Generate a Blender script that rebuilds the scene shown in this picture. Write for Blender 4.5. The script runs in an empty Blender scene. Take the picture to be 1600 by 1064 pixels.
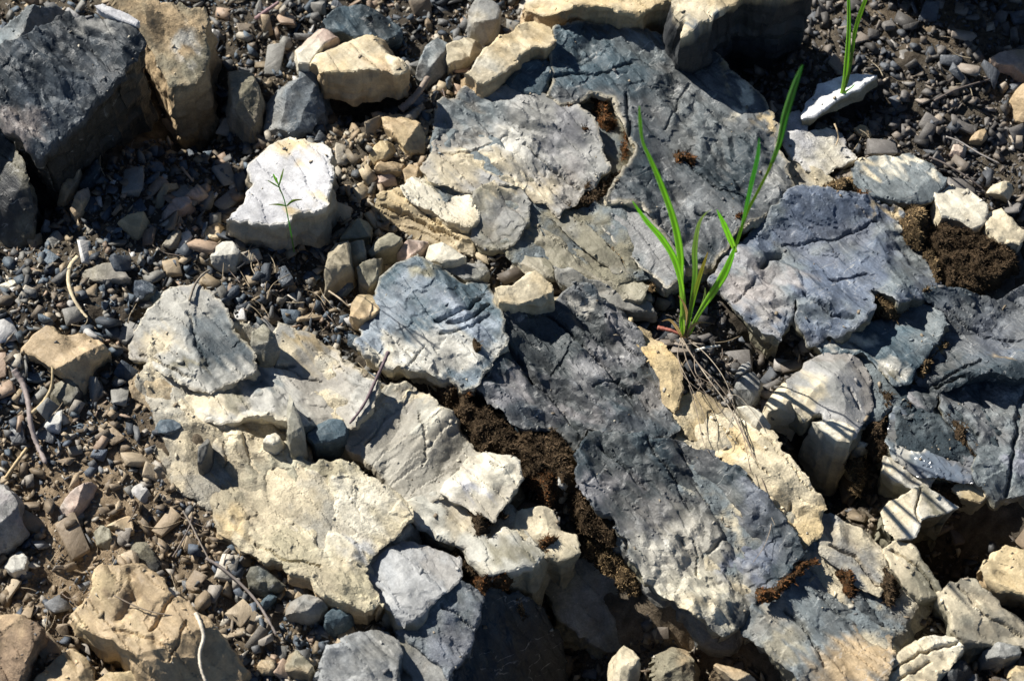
import bpy, bmesh, math, random
import numpy as np
from mathutils import Vector, Matrix, geometry
# ------------------------------------------------------------------ camera, world, sun
SC = bpy.context.scene
COL = SC.collection
D, PITCH, LENS = 1.78, math.radians(62), 80.0
F = 1600 * LENS / 36.0
cd = bpy.data.cameras.new("camera"); cam = bpy.data.objects.new("camera", cd); COL.objects.link(cam)
cam.location = (0, -D * math.cos(PITCH), D * math.sin(PITCH))
cam.rotation_euler = (math.pi / 2 - PITCH, 0, 0)
cd.lens = LENS; cd.sensor_width = 36; cd.clip_start = 0.05; cd.clip_end = 200
cd.dof.use_dof = True; cd.dof.focus_distance = D - 0.03; cd.dof.aperture_fstop = 8.0
SC.camera = cam
SUN_EL, SUN_AZ = math.radians(34), math.radians(-50)      # azimuth from +Y, negative = towards -X
sdir = Vector((math.sin(SUN_AZ) * math.cos(SUN_EL), math.cos(SUN_AZ) * math.cos(SUN_EL), math.sin(SUN_EL)))
ld = bpy.data.lights.new("sun", 'SUN'); ld.energy = 5.0; ld.angle = math.radians(0.53); ld.color = (1.0, 0.955, 0.88)
lo = bpy.data.objects.new("sun", ld); COL.objects.link(lo)
lo.rotation_euler = (-sdir).to_track_quat('-Z', 'Y').to_euler()
W = bpy.data.worlds.new("World"); SC.world = W; W.use_nodes = True
nt = W.node_tree; nt.nodes.clear()
sky = nt.nodes.new('ShaderNodeTexSky'); sky.sky_type = 'NISHITA'; sky.sun_disc = False
sky.sun_elevation = SUN_EL; sky.sun_rotation = SUN_AZ; sky.altitude = 2500; sky.air_density = 0.8; sky.dust_density = 0.4
bg = nt.nodes.new('ShaderNodeBackground'); bg.inputs[1].default_value = 0.05
wo = nt.nodes.new('ShaderNodeOutputWorld')
nt.links.new(sky.outputs[0], bg.inputs[0]); nt.links.new(bg.outputs[0], wo.inputs[0])
SC.view_settings.view_transform = 'Standard'; SC.view_settings.look = 'None'
SC.view_settings.gamma = 1; SC.view_settings.exposure = 0.76
random.seed(7); RNG = np.random.default_rng(11)

# ------------------------------------------------------------------ mapping photo pixel -> point of the place
CP = np.array(cam.location); UPV = np.array((0, math.sin(PITCH), math.cos(PITCH))); FW = np.array((0, math.cos(PITCH), -math.sin(PITCH)))
def ray(px, py):
    d = FW + np.array((1, 0, 0)) * (px - 800) / F + UPV * (532 - py) / F
    return d
def P(px, py, h=0.0):
    d = ray(px, py); t = (h - CP[2]) / d[2]; return CP + d * t
def PY(px, py, y):                                          # point on the upright plane through depth y
    d = ray(px, py); t = (y - CP[1]) / d[1]; return CP + d * t
def pxof(x, y, z):
    v = np.stack([x - CP[0], y - CP[1], z - CP[2]], -1)
    w = v @ FW
    return 800 + F * v[..., 0] / w, 532 - F * (v @ UPV) / w
MPX = D / F                                                 # metres per photo pixel near the centre

# ------------------------------------------------------------------ noise
_perm = np.random.default_rng(5).permutation(256); _perm = np.concatenate([_perm, _perm, _perm])
_grad = np.random.default_rng(6).normal(size=(256, 3)); _grad /= np.linalg.norm(_grad, axis=1)[:, None]
def noise(x, y, z=0.0):
    x, y, z = np.broadcast_arrays(np.asarray(x, float), y, z)
    xi, yi, zi = np.floor(x).astype(int), np.floor(y).astype(int), np.floor(z).astype(int)
    xf, yf, zf = x - xi, y - yi, z - zi
    u, v, w = [t * t * t * (t * (t * 6 - 15) + 10) for t in (xf, yf, zf)]
    def g(a, b, c):
        h = _perm[_perm[_perm[(xi + a) & 255] + ((yi + b) & 255)] + ((zi + c) & 255)]
        q = _grad[h]; return q[..., 0] * (xf - a) + q[..., 1] * (yf - b) + q[..., 2] * (zf - c)
    L = lambda a, b, t: a + t * (b - a)
    return 1.5 * L(L(L(g(0,0,0), g(1,0,0), u), L(g(0,1,0), g(1,1,0), u), v), L(L(g(0,0,1), g(1,0,1), u), L(g(0,1,1), g(1,1,1), u), v), w)
def fbm(x, y, z=0.0, o=4, gain=0.5):
    s = 0; a = 1; f = 1
    for i in range(o):
        s = s + a * noise(x * f, y * f, z + 13.7 * i); a *= gain; f *= 2.03
    return s
def ridged(x, y, z=0.0, o=4):
    s = 0; a = 1; f = 1
    for i in range(o):
        s = s + a * (1 - np.abs(noise(x * f, y * f, z + 7.1 * i)) * 2); a *= 0.5; f *= 2.1
    return s
def _r(ix, iy, k, seed):
    h = _perm[_perm[_perm[ix & 255] + (iy & 255)] + ((k + seed) & 255)]
    return h / 255.0
def cellof(x, y, sc, seed):
    """nearest jittered cell: its centre and a random value"""
    X, Y = x / sc, y / sc
    bx, by = np.floor(X).astype(int), np.floor(Y).astype(int)
    best = np.full(X.shape, 1e9); cx = np.zeros_like(X); cy = np.zeros_like(X); rv = np.zeros_like(X); b2 = np.full(X.shape, 1e9)
    for i in (-1, 0, 1):
        for j in (-1, 0, 1):
            px_ = bx + i + 0.15 + 0.7 * _r(bx + i, by + j, 1, seed); py_ = by + j + 0.15 + 0.7 * _r(bx + i, by + j, 2, seed)
            d = (X - px_) ** 2 + (Y - py_) ** 2
            m = d < best
            b2 = np.where(m, best, np.minimum(b2, d))
            rr = _r(bx + i, by + j, 3, seed)
            cx = np.where(m, px_ * sc, cx); cy = np.where(m, py_ * sc, cy); rv = np.where(m, rr, rv); best = np.where(m, d, best)
    return cx, cy, rv, np.sqrt(b2) - np.sqrt(best)
def facets(x, y, sc, slope, step, seed, warp=0.35):
    """broken faces: one tilted plane per irregular cell, small cliffs between"""
    wx = x + sc * warp * fbm(x / sc * 1.7, y / sc * 1.7, seed + .3, 3); wy = y + sc * warp * fbm(x / sc * 1.7, y / sc * 1.7, seed + 9.3, 3)
    cx, cy, rv, e = cellof(wx, wy, sc, seed)
    r2 = np.mod(rv * 37.7, 1.0)
    a = rv * 6.283 * 3.1
    return slope * r2 * (np.cos(a) * (wx - cx) + np.sin(a) * (wy - cy)) + step * (r2 - 0.5)
def plin(x, y, seed, warp=.16):
    """continuous field of flat facets meeting in creases (linear inside every lattice triangle, lattice bent by noise)"""
    a = seed * 1.7; c, s = math.cos(a), math.sin(a); x, y = c * x + s * y, -s * x + c * y
    x, y = x + warp * fbm(x * .9, y * .9, seed + .37, 2), y + warp * fbm(x * .9 + 5, y * .9, seed + 7.7, 2)
    ix, iy = np.floor(x).astype(int), np.floor(y).astype(int); fx, fy = x - ix, y - iy
    r = lambda i, j: _r(ix + i, iy + j, 5, seed) * 2 - 1
    a00, a10, a01, a11 = r(0, 0), r(1, 0), r(0, 1), r(1, 1)
    return np.where(fx > fy, a00 + (a10 - a00) * fx + (a11 - a10) * fy, a00 + (a01 - a00) * fy + (a11 - a01) * fx)
def rot(x, y, deg):
    c, s = math.cos(math.radians(deg)), math.sin(math.radians(deg)); return c * x + s * y, -s * x + c * y
def sstep(t): t = np.clip(t, 0, 1); return t * t * (3 - 2 * t)
def terrace(t, n, sharp=0.2):
    v = t * n; f = np.floor(v); return (f + sstep((v - f) / sharp)) / n
def inpoly(x, y, Q):
    c = np.zeros(x.shape, bool); n = len(Q); j = n - 1
    for i in range(n):
        xi, yi = Q[i]; xj, yj = Q[j]
        if yi != yj: c ^= ((yi > y) != (yj > y)) & (x < (xj - xi) * (y - yi) / (yj - yi) + xi)
        j = i
    return c
def dpoly(x, y, Q, closed=True):
    best = np.full(x.shape, 1e9); n = len(Q)
    for i in range(n if closed else n - 1):
        a = Q[i]; b = Q[(i + 1) % n]; ab = (b[0] - a[0], b[1] - a[1]); L = ab[0] ** 2 + ab[1] ** 2 + 1e-15
        t = np.clip(((x - a[0]) * ab[0] + (y - a[1]) * ab[1]) / L, 0, 1)
        best = np.minimum(best, (x - a[0] - t * ab[0]) ** 2 + (y - a[1] - t * ab[1]) ** 2)
    return np.sqrt(best)

# ------------------------------------------------------------------ object helpers
def tag(o, label=None, cat=None, group=None, kind=None):
    if label: o['label'] = label
    if cat: o['category'] = cat
    if group: o['group'] = group
    if kind: o['kind'] = kind
    return o
def meshobj(name, V, Fc, mat, col=None, parent=None, smooth=False, sharp=None, loc=None, extra=None):
    V = np.asarray(V, float)
    if loc is not None: V = V - np.asarray(loc)
    me = bpy.data.meshes.new(name)
    if isinstance(Fc, np.ndarray):
        nf, k = Fc.shape
        me.vertices.add(len(V)); me.vertices.foreach_set('co', V.ravel())
        me.loops.add(nf * k); me.loops.foreach_set('vertex_index', Fc.ravel().astype(np.int32))
        me.polygons.add(nf); me.polygons.foreach_set('loop_start', np.arange(0, nf * k, k, dtype=np.int32))
        me.update(calc_edges=True)
    else:
        me.from_pydata([tuple(v) for v in V], [], Fc)
    if col is not None:
        a = me.color_attributes.new('Col', 'FLOAT_COLOR', 'POINT')
        c = np.ones((len(V), 4)); c[:, :3] = col; a.data.foreach_set('color', c.ravel())
    if smooth:
        me.polygons.foreach_set('use_smooth', np.ones(len(me.polygons), bool))
        if sharp: me.set_sharp_from_angle(angle=math.radians(sharp))
    me.materials.append(mat); me.update()
    o = bpy.data.objects.new(name, me); COL.objects.link(o)
    if loc is not None: o.location = loc
    if parent is not None: o.parent = parent
    return o

# ------------------------------------------------------------------ materials
def nodes(name):
    m = bpy.data.materials.new(name); m.use_nodes = True; t = m.node_tree
    return m, t, t.nodes['Principled BSDF'], t.nodes.new, t.links.new
def rockmat(name, rough=0.5, spec=0.5, bump=1.0, fleck=0.35, vein=0.0, streak=0.0, scale=1.0):
    m, t, b, N, L = nodes(name)
    at = N('ShaderNodeAttribute'); at.attribute_name = 'Col'
    tc = N('ShaderNodeTexCoord'); oi = N('ShaderNodeObjectInfo')
    add = N('ShaderNodeVectorMath'); add.operation = 'ADD'; L(tc.outputs['Object'], add.inputs[0]); L(oi.outputs['Location'], add.inputs[1])
    def nz(sc, det=4, rg=0.6, src=add):
        n = N('ShaderNodeTexNoise'); n.inputs['Scale'].default_value = sc * scale; n.inputs['Detail'].default_value = det; n.inputs['Roughness'].default_value = rg
        L(src.outputs[0], n.inputs['Vector']); return n
    def math_(op, a, bb):
        n = N('ShaderNodeMath'); n.operation = op
        for i, v in enumerate((a, bb)):
            if hasattr(v, 'links'): L(v, n.inputs[i])
            else: n.inputs[i].default_value = v
        return n.outputs[0]
    n1 = nz(90, 6, .65); n2 = nz(700, 4, .7); n3 = nz(260, 5, .65)
    # brightness mottling of the stone itself
    r1 = N('ShaderNodeMapRange'); L(n1.outputs['Fac'], r1.inputs['Value']); r1.inputs['From Min'].default_value = .3; r1.inputs['From Max'].default_value = .7
    r1.inputs['To Min'].default_value = 1 - fleck; r1.inputs['To Max'].default_value = 1 + fleck
    r2 = N('ShaderNodeMapRange'); L(n2.outputs['Fac'], r2.inputs['Value']); r2.inputs['From Min'].default_value = .3; r2.inputs['From Max'].default_value = .7
    r2.inputs['To Min'].default_value = 1 - fleck * .8; r2.inputs['To Max'].default_value = 1 + fleck * .8
    k = math_('MULTIPLY', r1.outputs[0], r2.outputs[0])
    mul = N('ShaderNodeVectorMath'); mul.operation = 'SCALE'; L(at.outputs['Color'], mul.inputs[0]); L(k, mul.inputs['Scale'])
    colout = mul.outputs[0]
    if vein:
        # thin pale calcite veins: zero-crossing of a stretched noise
        vm = N('ShaderNodeMapping'); vm.vector_type = 'TEXTURE'; vm.inputs['Rotation'].default_value = (0, 0, math.radians(35)); vm.inputs['Scale'].default_value = (1, .28, .5); L(add.outputs[0], vm.inputs['Vector'])
        nv = N('ShaderNodeTexNoise'); nv.inputs['Scale'].default_value = 17; nv.inputs['Detail'].default_value = 3; L(vm.outputs[0], nv.inputs['Vector'])
        ab = math_('ABSOLUTE', math_('SUBTRACT', nv.outputs['Fac'], 0.5), 0)
        mr = N('ShaderNodeMapRange'); L(ab, mr.inputs['Value']); mr.inputs['From Min'].default_value = 0.0; mr.inputs['From Max'].default_value = 0.009
        mr.inputs['To Min'].default_value = vein; mr.inputs['To Max'].default_value = 0
        gate = N('ShaderNodeMapRange'); L(n1.outputs['Fac'], gate.inputs['Value']); gate.inputs['From Min'].default_value = .48; gate.inputs['From Max'].default_value = .6
        f = math_('MULTIPLY', mr.outputs[0], gate.outputs[0])
        mx = N('ShaderNodeMix'); mx.data_type = 'RGBA'; L(f, mx.inputs[0]); L(colout, mx.inputs[6]); mx.inputs[7].default_value = (.45, .45, .43, 1)
        colout = mx.outputs[2]
    L(colout, b.inputs['Base Color'])
    am = N('ShaderNodeMapping'); am.vector_type = 'TEXTURE'; am.inputs['Rotation'].default_value = (0, 0, math.radians(-48)); am.inputs['Scale'].default_value = (2.6, .75, 1); L(add.outputs[0], am.inputs['Vector'])
    n4 = nz(150, 7, .62, am)
    rg_ = N('ShaderNodeMapRange'); L(n1.outputs['Fac'], rg_.inputs['Value']); rg_.inputs['From Min'].default_value = .4; rg_.inputs['From Max'].default_value = .6
    rg_.inputs['To Min'].default_value = .25; rg_.inputs['To Max'].default_value = 1.2
    h = math_('ADD', math_('MULTIPLY', n3.outputs['Fac'], .14), math_('MULTIPLY', n2.outputs['Fac'], .30))
    h = math_('ADD', math_('MULTIPLY', h, rg_.outputs[0]), math_('MULTIPLY', n4.outputs['Fac'], 1.1))
    if streak:
        sm = N('ShaderNodeMapping'); sm.vector_type = 'TEXTURE'; sm.inputs['Rotation'].default_value = (0, 0, math.radians(-48)); sm.inputs['Scale'].default_value = (9, .7, 1); L(add.outputs[0], sm.inputs['Vector'])
        ns = N('ShaderNodeTexNoise'); ns.inputs['Scale'].default_value = 420; ns.inputs['Detail'].default_value = 4; L(sm.outputs[0], ns.inputs['Vector'])
        h = math_('ADD', h, math_('MULTIPLY', ns.outputs['Fac'], streak))
    bp = N('ShaderNodeBump'); bp.inputs['Strength'].default_value = 1.0; bp.inputs['Distance'].default_value = 0.0011 * bump / scale
    L(h, bp.inputs['Height']); L(bp.outputs[0], b.inputs['Normal'])
    rr = N('ShaderNodeMapRange'); L(n3.outputs['Fac'], rr.inputs['Value']); rr.inputs['From Min'].default_value = .3; rr.inputs['From Max'].default_value = .7
    rr.inputs['To Min'].default_value = rough - .1; rr.inputs['To Max'].default_value = rough + .15; L(rr.outputs[0], b.inputs['Roughness'])
    b.inputs['Specular IOR Level'].default_value = spec
    return m
MS = rockmat('slate', .47, .28, 1.0, .3, vein=.7, streak=.6)
ML = rockmat('limestone', .55, .35, .9, .2, streak=.45)
MF = rockmat('glossy_flint', .2, .8, .25, .15, vein=.5)
MO = rockmat('crumbly_limestone', .8, .25, 2.2, .3)
MP = rockmat('pebble_stone', .6, .4, .8, .22, scale=1.3)
MG = rockmat('soil', .95, .1, 3.0, .4, scale=1.3)
MM = rockmat('moss_fibre', .9, .1, .2, .35)
MD = rockmat('dry_stalk', .6, .35, .35, .2, scale=1.5)
def grassmat():
    m, t, b, N, L = nodes('grass_blade')
    at = N('ShaderNodeAttribute'); at.attribute_name = 'Col'
    L(at.outputs['Color'], b.inputs['Base Color']); b.inputs['Roughness'].default_value = .42
    tr = N('ShaderNodeBsdfTranslucent'); L(at.outputs['Color'], tr.inputs['Color'])
    mx = N('ShaderNodeMixShader'); mx.inputs[0].default_value = .7
    L(b.outputs[0], mx.inputs[1]); L(tr.outputs[0], mx.inputs[2]); L(mx.outputs[0], t.nodes['Material Output'].inputs['Surface'])
    return m
MGR = grassmat()
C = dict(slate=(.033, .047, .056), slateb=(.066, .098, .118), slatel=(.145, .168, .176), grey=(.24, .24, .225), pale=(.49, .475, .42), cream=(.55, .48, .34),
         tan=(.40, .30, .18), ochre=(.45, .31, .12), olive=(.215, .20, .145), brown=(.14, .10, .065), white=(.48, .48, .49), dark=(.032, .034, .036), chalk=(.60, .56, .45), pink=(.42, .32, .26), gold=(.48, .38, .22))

# ------------------------------------------------------------------ the ground's height
# hollows and mounds of the loose ground: (px, py, radius_px_x, radius_px_y, angle, height_m)
HOL = [(1300, 720, 80, 70, 30, -.065), (1470, 870, 100, 55, 20, -.075), (860, 1000, 120, 100, 20, -.085), (600, 745, 50, 60, 40, -.028), (1110, 1030, 120, 55, 25, -.045),
       (290, 180, 100, 90, 0, -.032), (560, 165, 90, 40, 0, -.018), (930, 850, 60, 80, 40, -.02), (830, 740, 90, 70, 40, -.008), (1330, 180, 60, 30, 0, -.012), (1130, 110, 90, 50, 0, -.018),
       (960, 290, 30, 80, -40, -.014), (1500, 410, 80, 60, 0, -.012), (1190, 560, 60, 60, 30, -.008), (1320, 880, 30, 50, 0, -.012), (200, 1040, 90, 40, 30, -.02),
       (100, 450, 200, 150, 0, .006), (300, 300, 150, 90, 0, .004), (1450, 120, 200, 120, 0, .006), (150, 800, 150, 100, 0, .004), (1150, 800, 60, 200, -45, -.012), (860, 400, 20, 60, -60, -.006),
       (40, 330, 80, 60, 0, -.02), (300, 160, 60, 60, 0, -.016), (730, 830, 60, 50, 30, -.02), (1450, 1030, 80, 30, 0, -.02), (510, 720, 40, 40, 0, -.012)]
HOL = [(*q[:5], q[5] - .010 if q[5] < 0 else q[5]) for q in HOL]
_H = [(P(a, b)[0], P(a, b)[1], c * MPX, d * MPX / math.sin(PITCH), math.radians(-e), h) for a, b, c, d, e, h in HOL]
def ground(x, y, fine=True):
    x = np.asarray(x, float); y = np.asarray(y, float)
    z = .008 * fbm(x * 6, y * 6, 3.3, 3) + .005 * fbm(x * 19, y * 19, 7.3, 2) + .011 - .008 * np.exp(-((x - .05) / .26) ** 2 - ((y + .06) / .2) ** 2)
    for a, b, c, d, e, h in _H:
        u = np.cos(e) * (x - a) + np.sin(e) * (y - b); v = -np.sin(e) * (x - a) + np.cos(e) * (y - b)
        z = z + h * np.exp(-((u / c) ** 2 + (v / d) ** 2))
    if fine:
        z = z + .0035 * fbm(x * 40, y * 40, 1.1, 4, .55) + .0012 * np.abs(fbm(x * 170, y * 170, 4.1, 3, .6))
    return z
def axis(lo, hi, step, far):
    a = list(np.arange(lo, hi, step)); s = step; v = a[-1]; w = a[0]; up = []; dn = []
    while v < far: s *= 1.18; v += s; w -= s; up.append(v); dn.append(w)
    return np.array(dn[::-1] + a + up)
gx_, gy_ = axis(-.50, .50, .0024, 60), axis(-.38, .52, .0024, 60)
GX, GY = np.meshgrid(gx_, gy_)
GZ = ground(GX, GY)
nx_, ny_ = len(gx_), len(gy_)
idx = np.arange(nx_ * ny_).reshape(ny_, nx_)
FQ = np.stack([idx[:-1, :-1], idx[:-1, 1:], idx[1:, 1:], idx[1:, :-1]], -1).reshape(-1, 4)
t1 = sstep(fbm(GX * 9, GY * 9, 2.2, 4) * .8 + .5)[..., None]
t2 = sstep(fbm(GX * 120, GY * 120, 8.2, 3) * .9 + .3)[..., None]
gpx, gpy = pxof(np.clip(GX, -.7, .7), np.clip(GY, -.5, .7), GX * 0)
warm = (np.exp(-((gpx - 130) / 170) ** 2 - ((gpy - 850) / 200) ** 2) + .8 * np.exp(-((gpx - 1030) / 90) ** 2 - ((gpy - 1010) / 70) ** 2) + .6 * np.exp(-((gpx - 430) / 100) ** 2 - ((gpy - 900) / 150) ** 2) + .5 * np.exp(-((gpx - 1480) / 120) ** 2 - ((gpy - 40) / 50) ** 2))[..., None]
warm = np.clip(warm, 0, 1)
gc = (np.array((.065, .056, .045)) * (1 - t1) + np.array((.11, .093, .07)) * t1) * (1 - .45 * t2)
gc = gc * (1 - warm) + warm * np.array((.30, .225, .145)) * (1 - .4 * t2)
tag(meshobj('ground', np.stack([GX, GY, GZ], -1).reshape(-1, 3), FQ, MG, gc.reshape(-1, 3), smooth=True), kind='structure')

# ------------------------------------------------------------------ stones traced by outline, each with its own height, tilt, depth
TOPS = []; FOOT = []                                                   # footprints on the ground, kept free of loose gravel
def plane_pt(px, py, h, tilt, c0):
    h_ = h
    for _ in range(4):
        p = P(px, py, h_); h_ = h + tilt[0] * (p[0] - c0[0]) + tilt[1] * (p[1] - c0[1])
    return P(px, py, h_)
def catmull(Q, n=3):
    return Q
def stone(name, label, cat, poly, h=.02, tilt=(0, 0), depth=None, c='grey', c2=None, mix=.5, ms=12, edge=None, blobs=(), cracks=(), mat=None, sp=None,
          flare=.06, rim=None, jag=None, f1=None, f2=None, terr=None, low=.3, seed=None, group=None, dirn=48, bare=False, side=None, veil=.4, hump=0, wedge=0, grow=0, fa=1.0, rb=0, saw=.0014):
    seed = seed if seed is not None else (int(sum(p[0] * 3 + p[1] * 7 for p in poly)) % 997)
    cx, cy = np.mean([p[0] for p in poly]), np.mean([p[1] for p in poly])
    c0 = P(cx, cy, h)
    Q = [plane_pt(a, b, h, tilt, c0)[:2] for a, b in poly]
    if grow:
        gq = np.array([q for q in Q]); ctr_ = gq.mean(0); sg = np.sign(sum(gq[i - 1][0] * gq[i][1] - gq[i][0] * gq[i - 1][1] for i in range(len(gq))))
        tq = np.roll(gq, -1, 0) - np.roll(gq, 1, 0); nq = np.stack([tq[:, 1], -tq[:, 0]], 1); nq /= np.linalg.norm(nq, axis=1)[:, None] + 1e-9; Q = [tuple(q) for q in gq + nq * sg * grow * MPX]
    A = sum(Q[i][0] * Q[(i + 1) % len(Q)][1] - Q[(i + 1) % len(Q)][0] * Q[i][1] for i in range(len(Q))) / 2
    if A < 0: Q = Q[::-1]
    area = abs(A); size = math.sqrt(area)
    if sp is None: sp = min(.0014, max(.0008, size / 40))
    if jag is None: jag = min(.0022, size * .035)
    if rim is None: rim = min(.0020, size * .045)
    if depth is None:
        QQ = np.array(Q); depth = h - float(ground(QQ[:, 0], QQ[:, 1]).min()) + .008
        depth = max(depth, .012)
    # ragged outline
    B = []
    for i in range(len(Q)):
        a = np.array(Q[i]); b = np.array(Q[(i + 1) % len(Q)]); L = np.linalg.norm(b - a); n = max(1, int(L / sp))
        for k in range(n): B.append(a + (b - a) * k / n)
    B = np.array(B)
    nrm = np.roll(B, -1, 0) - np.roll(B, 1, 0); nrm = np.stack([nrm[:, 1], -nrm[:, 0]], 1); nrm /= np.linalg.norm(nrm, axis=1)[:, None] + 1e-12
    j = fbm(B[:, 0] * 70, B[:, 1] * 70, seed, 4, .6) * 1.1 + facets(B[:, 0], B[:, 1], .012, 0, 1.2, seed)
    B = B + nrm * (j * jag + .0035 * min(1, size / .12) * fbm(B[:, 0] * 26, B[:, 1] * 26, seed + 2, 2))[:, None]
    x0, y0 = B.min(0); x1, y1 = B.max(0)
    xs, ys = np.meshgrid(np.arange(x0, x1, sp), np.arange(y0, y1, sp * .87)); xs = xs + (np.arange(xs.shape[0]) % 2)[:, None] * sp * .5
    rg = np.random.default_rng(seed + 1)
    I = np.stack([xs.ravel(), ys.ravel()], 1) + rg.normal(size=(xs.size, 2)) * sp * .13
    I = I[inpoly(I[:, 0], I[:, 1], B)]
    if len(I): I = I[dpoly(I[:, 0], I[:, 1], B) > sp * .55]
    allp = [Vector(p) for p in B] + [Vector(p) for p in I]
    ov, oe, of, *_ = geometry.delaunay_2d_cdt(allp, [], [list(range(len(B)))], 1, 1e-7)
    V2 = np.array([v[:] for v in ov]); T = np.array([f[:] for f in of if len(f) == 3], int)
    x, y = V2[:, 0], V2[:, 1]
    d = dpoly(x, y, B[::2] if len(B) > 60 else B); d = np.where(d < sp * .3, 0, d)
    # the top face
    big = min(1, size / .12)
    if f1 is None: f1 = (.028 if size > .05 else size * .45, .2, .0022 * big + .0003)
    if f2 is None: f2 = (f1[0] * .3, .30, f1[2] * .35)
    z = h + tilt[0] * (x - c0[0]) + tilt[1] * (y - c0[1])
    base = z.copy()
    s_ = seed * .731
    z = z + low * size * .06 * fbm(x / size * 1.6, y / size * 1.6, s_, 2)
    u, v = rot(x, y, -dirn)
    rug = sstep(fbm(u * 9, v * 18, s_ + 5, 3) * 1.6 + ((.62 if mat is MS or mat is MO else .3) + rb))                       # rugged patches next to smooth ones
    k_ = min(1, size / .1); l1 = min(.034, size * .5)
    z = z + l1 * .19 * fa * plin(u / l1 * .55, v / l1, seed) + l1 * .095 * fa * plin(u / l1 * 1.5, v / l1 * 2.9, seed + 3) * (.35 + rug)
    z = z + .0016 * k_ * (.08 + rug) * plin(u / .0085, v / .0050, seed + 5) + .0005 * k_ * rug * plin(u / .0038, v / .0028, seed + 6) + .0012 * k_ * rug * (ridged(u * 22, v * 60, s_, 3) - 1)
    if size > .07: z = z + .0105 * fa * plin(u / .085, v / .06, seed + 9, .25)
    if size > .045 and saw:
        sv_ = v / .021 + .5 * fbm(u * 7, v * 14, s_ + 12, 3) + .25 * plin(u / .03, v / .012, seed + 44); z = z + saw * (sv_ - np.floor(sv_) - .5 - .4 * sstep((sv_ - np.floor(sv_) - .9) / .1))
    tm = 0
    if terr:                                               # flaking ledges along the bedding: (height, wavelength, levels)
        tf = fbm(u / terr[1] * .4, v / terr[1] * .9, s_ + 4, 2, .4) + .16 * plin(u / .011, v / .008, seed + 21, .5)
        tv = terrace(tf + 5, terr[2], .16) - 5
        z = z + terr[0] * .8 * tv
    z = z + .00012 * fbm(x * 260, y * 260, s_, 3, .6)
    if wedge:
        wr = random.Random(seed)
        for k in range(wedge):
            th = wr.uniform(0, 6.283); sl = wr.uniform(.35, 1.1); of_ = wr.uniform(.05, .34) * size; cmx, cmy = x.mean(), y.mean()
            dd = np.cos(th) * (x - cmx) + np.sin(th) * (y - cmy) - of_ + size * .04 * fbm(x / size * 4, y / size * 4, s_ + k, 3)
            z = z - sl * np.maximum(dd, 0)
    if hump: z = z + hump * (sstep(d / (size * .45)) - .5)
    w = rim * (1 + .9 * fbm(x * 55, y * 55, s_ + 2, 3)); w = np.maximum(w, rim * .2)
    z = z - rim * .8 * np.clip(1 - d / w, 0, 1)
    for cr in cracks:                                      # (points, width_m, depth_m)
        pts, cw, cdp = cr
        K = [plane_pt(a, b, h, tilt, c0)[:2] for a, b in pts]
        wx = x + .0022 * fbm(x * 90, y * 90, 5.5, 3); wy = y + .0022 * fbm(x * 90, y * 90, 15.5, 3)
        dd = dpoly(wx, wy, K, False)
        z = z - cdp * np.exp(-(dd / cw) ** 2)
    # colour of the top
    def cc(n): return np.array(C[n] if isinstance(n, str) else n)
    base_c = cc(c)[None, :].repeat(len(x), 0)
    if c2:
        t = sstep((fbm(x * ms, y * ms, s_ + 8, 5, .62) * 1.25 + mix))[:, None]
        base_c = base_c * (1 - t) + cc(c2) * t
    wx = x + .012 * fbm(x * 28, y * 28, s_ + 3, 4, .6); wy = y + .012 * fbm(x * 28, y * 28, s_ + 6, 4, .6)
    so_ = .016 * fbm(u * 11, v * 120, s_ + 4, 3); wx = wx + so_ * .67; wy = wy - so_ * .74
    for bx, by, rpx, bc, *rest in blobs:
        q = plane_pt(bx, by, h, tilt, c0); asp = rest[0] if rest else 1.0; ang = rest[1] if len(rest) > 1 else 0
        du, dv = rot(wx - q[0], (wy - q[1]), -ang); r = rpx * MPX
        t = sstep(1.4 - np.sqrt((du / (r * asp)) ** 2 + (dv / r) ** 2))[:, None]
        base_c = base_c * (1 - t) + cc(bc) * t
    if edge:
        t = sstep(1.25 - d / (edge[1] * MPX * (1 + .8 * fbm(x * 30, y * 30, s_ + 1, 3))).clip(1e-4))[:, None] * (edge[2] if len(edge) > 2 else .9)
        base_c = base_c * (1 - t) + cc(edge[0]) * t
    sv = (1 + .2 * fbm(u * 22, v * 150, s_, 4, .65)) * (1 + .22 * fbm(x * 35, y * 35, s_ + 9, 4, .6))        # bedding streaks
    base_c = base_c * sv[:, None]
    # dust lying in the low spots of the top: pale brown
    if mat is MS: veil *= .35
    if veil:
        lowm = sstep(-(z - base) / .0022 - .25 + .6 * fbm(x * 120, y * 120, s_, 3))[:, None] * veil
        base_c = base_c * (1 - lowm) + np.array((.17, .14, .105)) * lowm
    # the sides
    e = np.sort(np.stack([T[:, [0, 1]], T[:, [1, 2]], T[:, [2, 0]]], 1).reshape(-1, 2), 1)
    er = np.stack([T[:, [0, 1]], T[:, [1, 2]], T[:, [2, 0]]], 1).reshape(-1, 2)
    key = e[:, 0].astype(np.int64) * 10000000 + e[:, 1]
    un, inv, cnt = np.unique(key, return_inverse=True, return_counts=True)
    be = er[cnt[inv] == 1]
    bn = np.zeros((len(x), 2))
    for a_, b_ in be:
        dx, dy = x[b_] - x[a_], y[b_] - y[a_]; bn[a_] += (dy, -dx); bn[b_] += (dy, -dx)
    bi = np.unique(be); bn[bi] /= np.linalg.norm(bn[bi], axis=1)[:, None] + 1e-12
    rows = max(3, min(26, int(depth / (sp * 1.3)))); m = {int(v_): k for k, v_ in enumerate(bi)}
    VS = [np.stack([x, y, z], 1)]; CS = [base_c]; off = len(x)
    zb = z[bi]; seam = fbm(x[bi] * 10, y[bi] * 10, s_, 2)
    sidec = cc(side) if side else None
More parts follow.
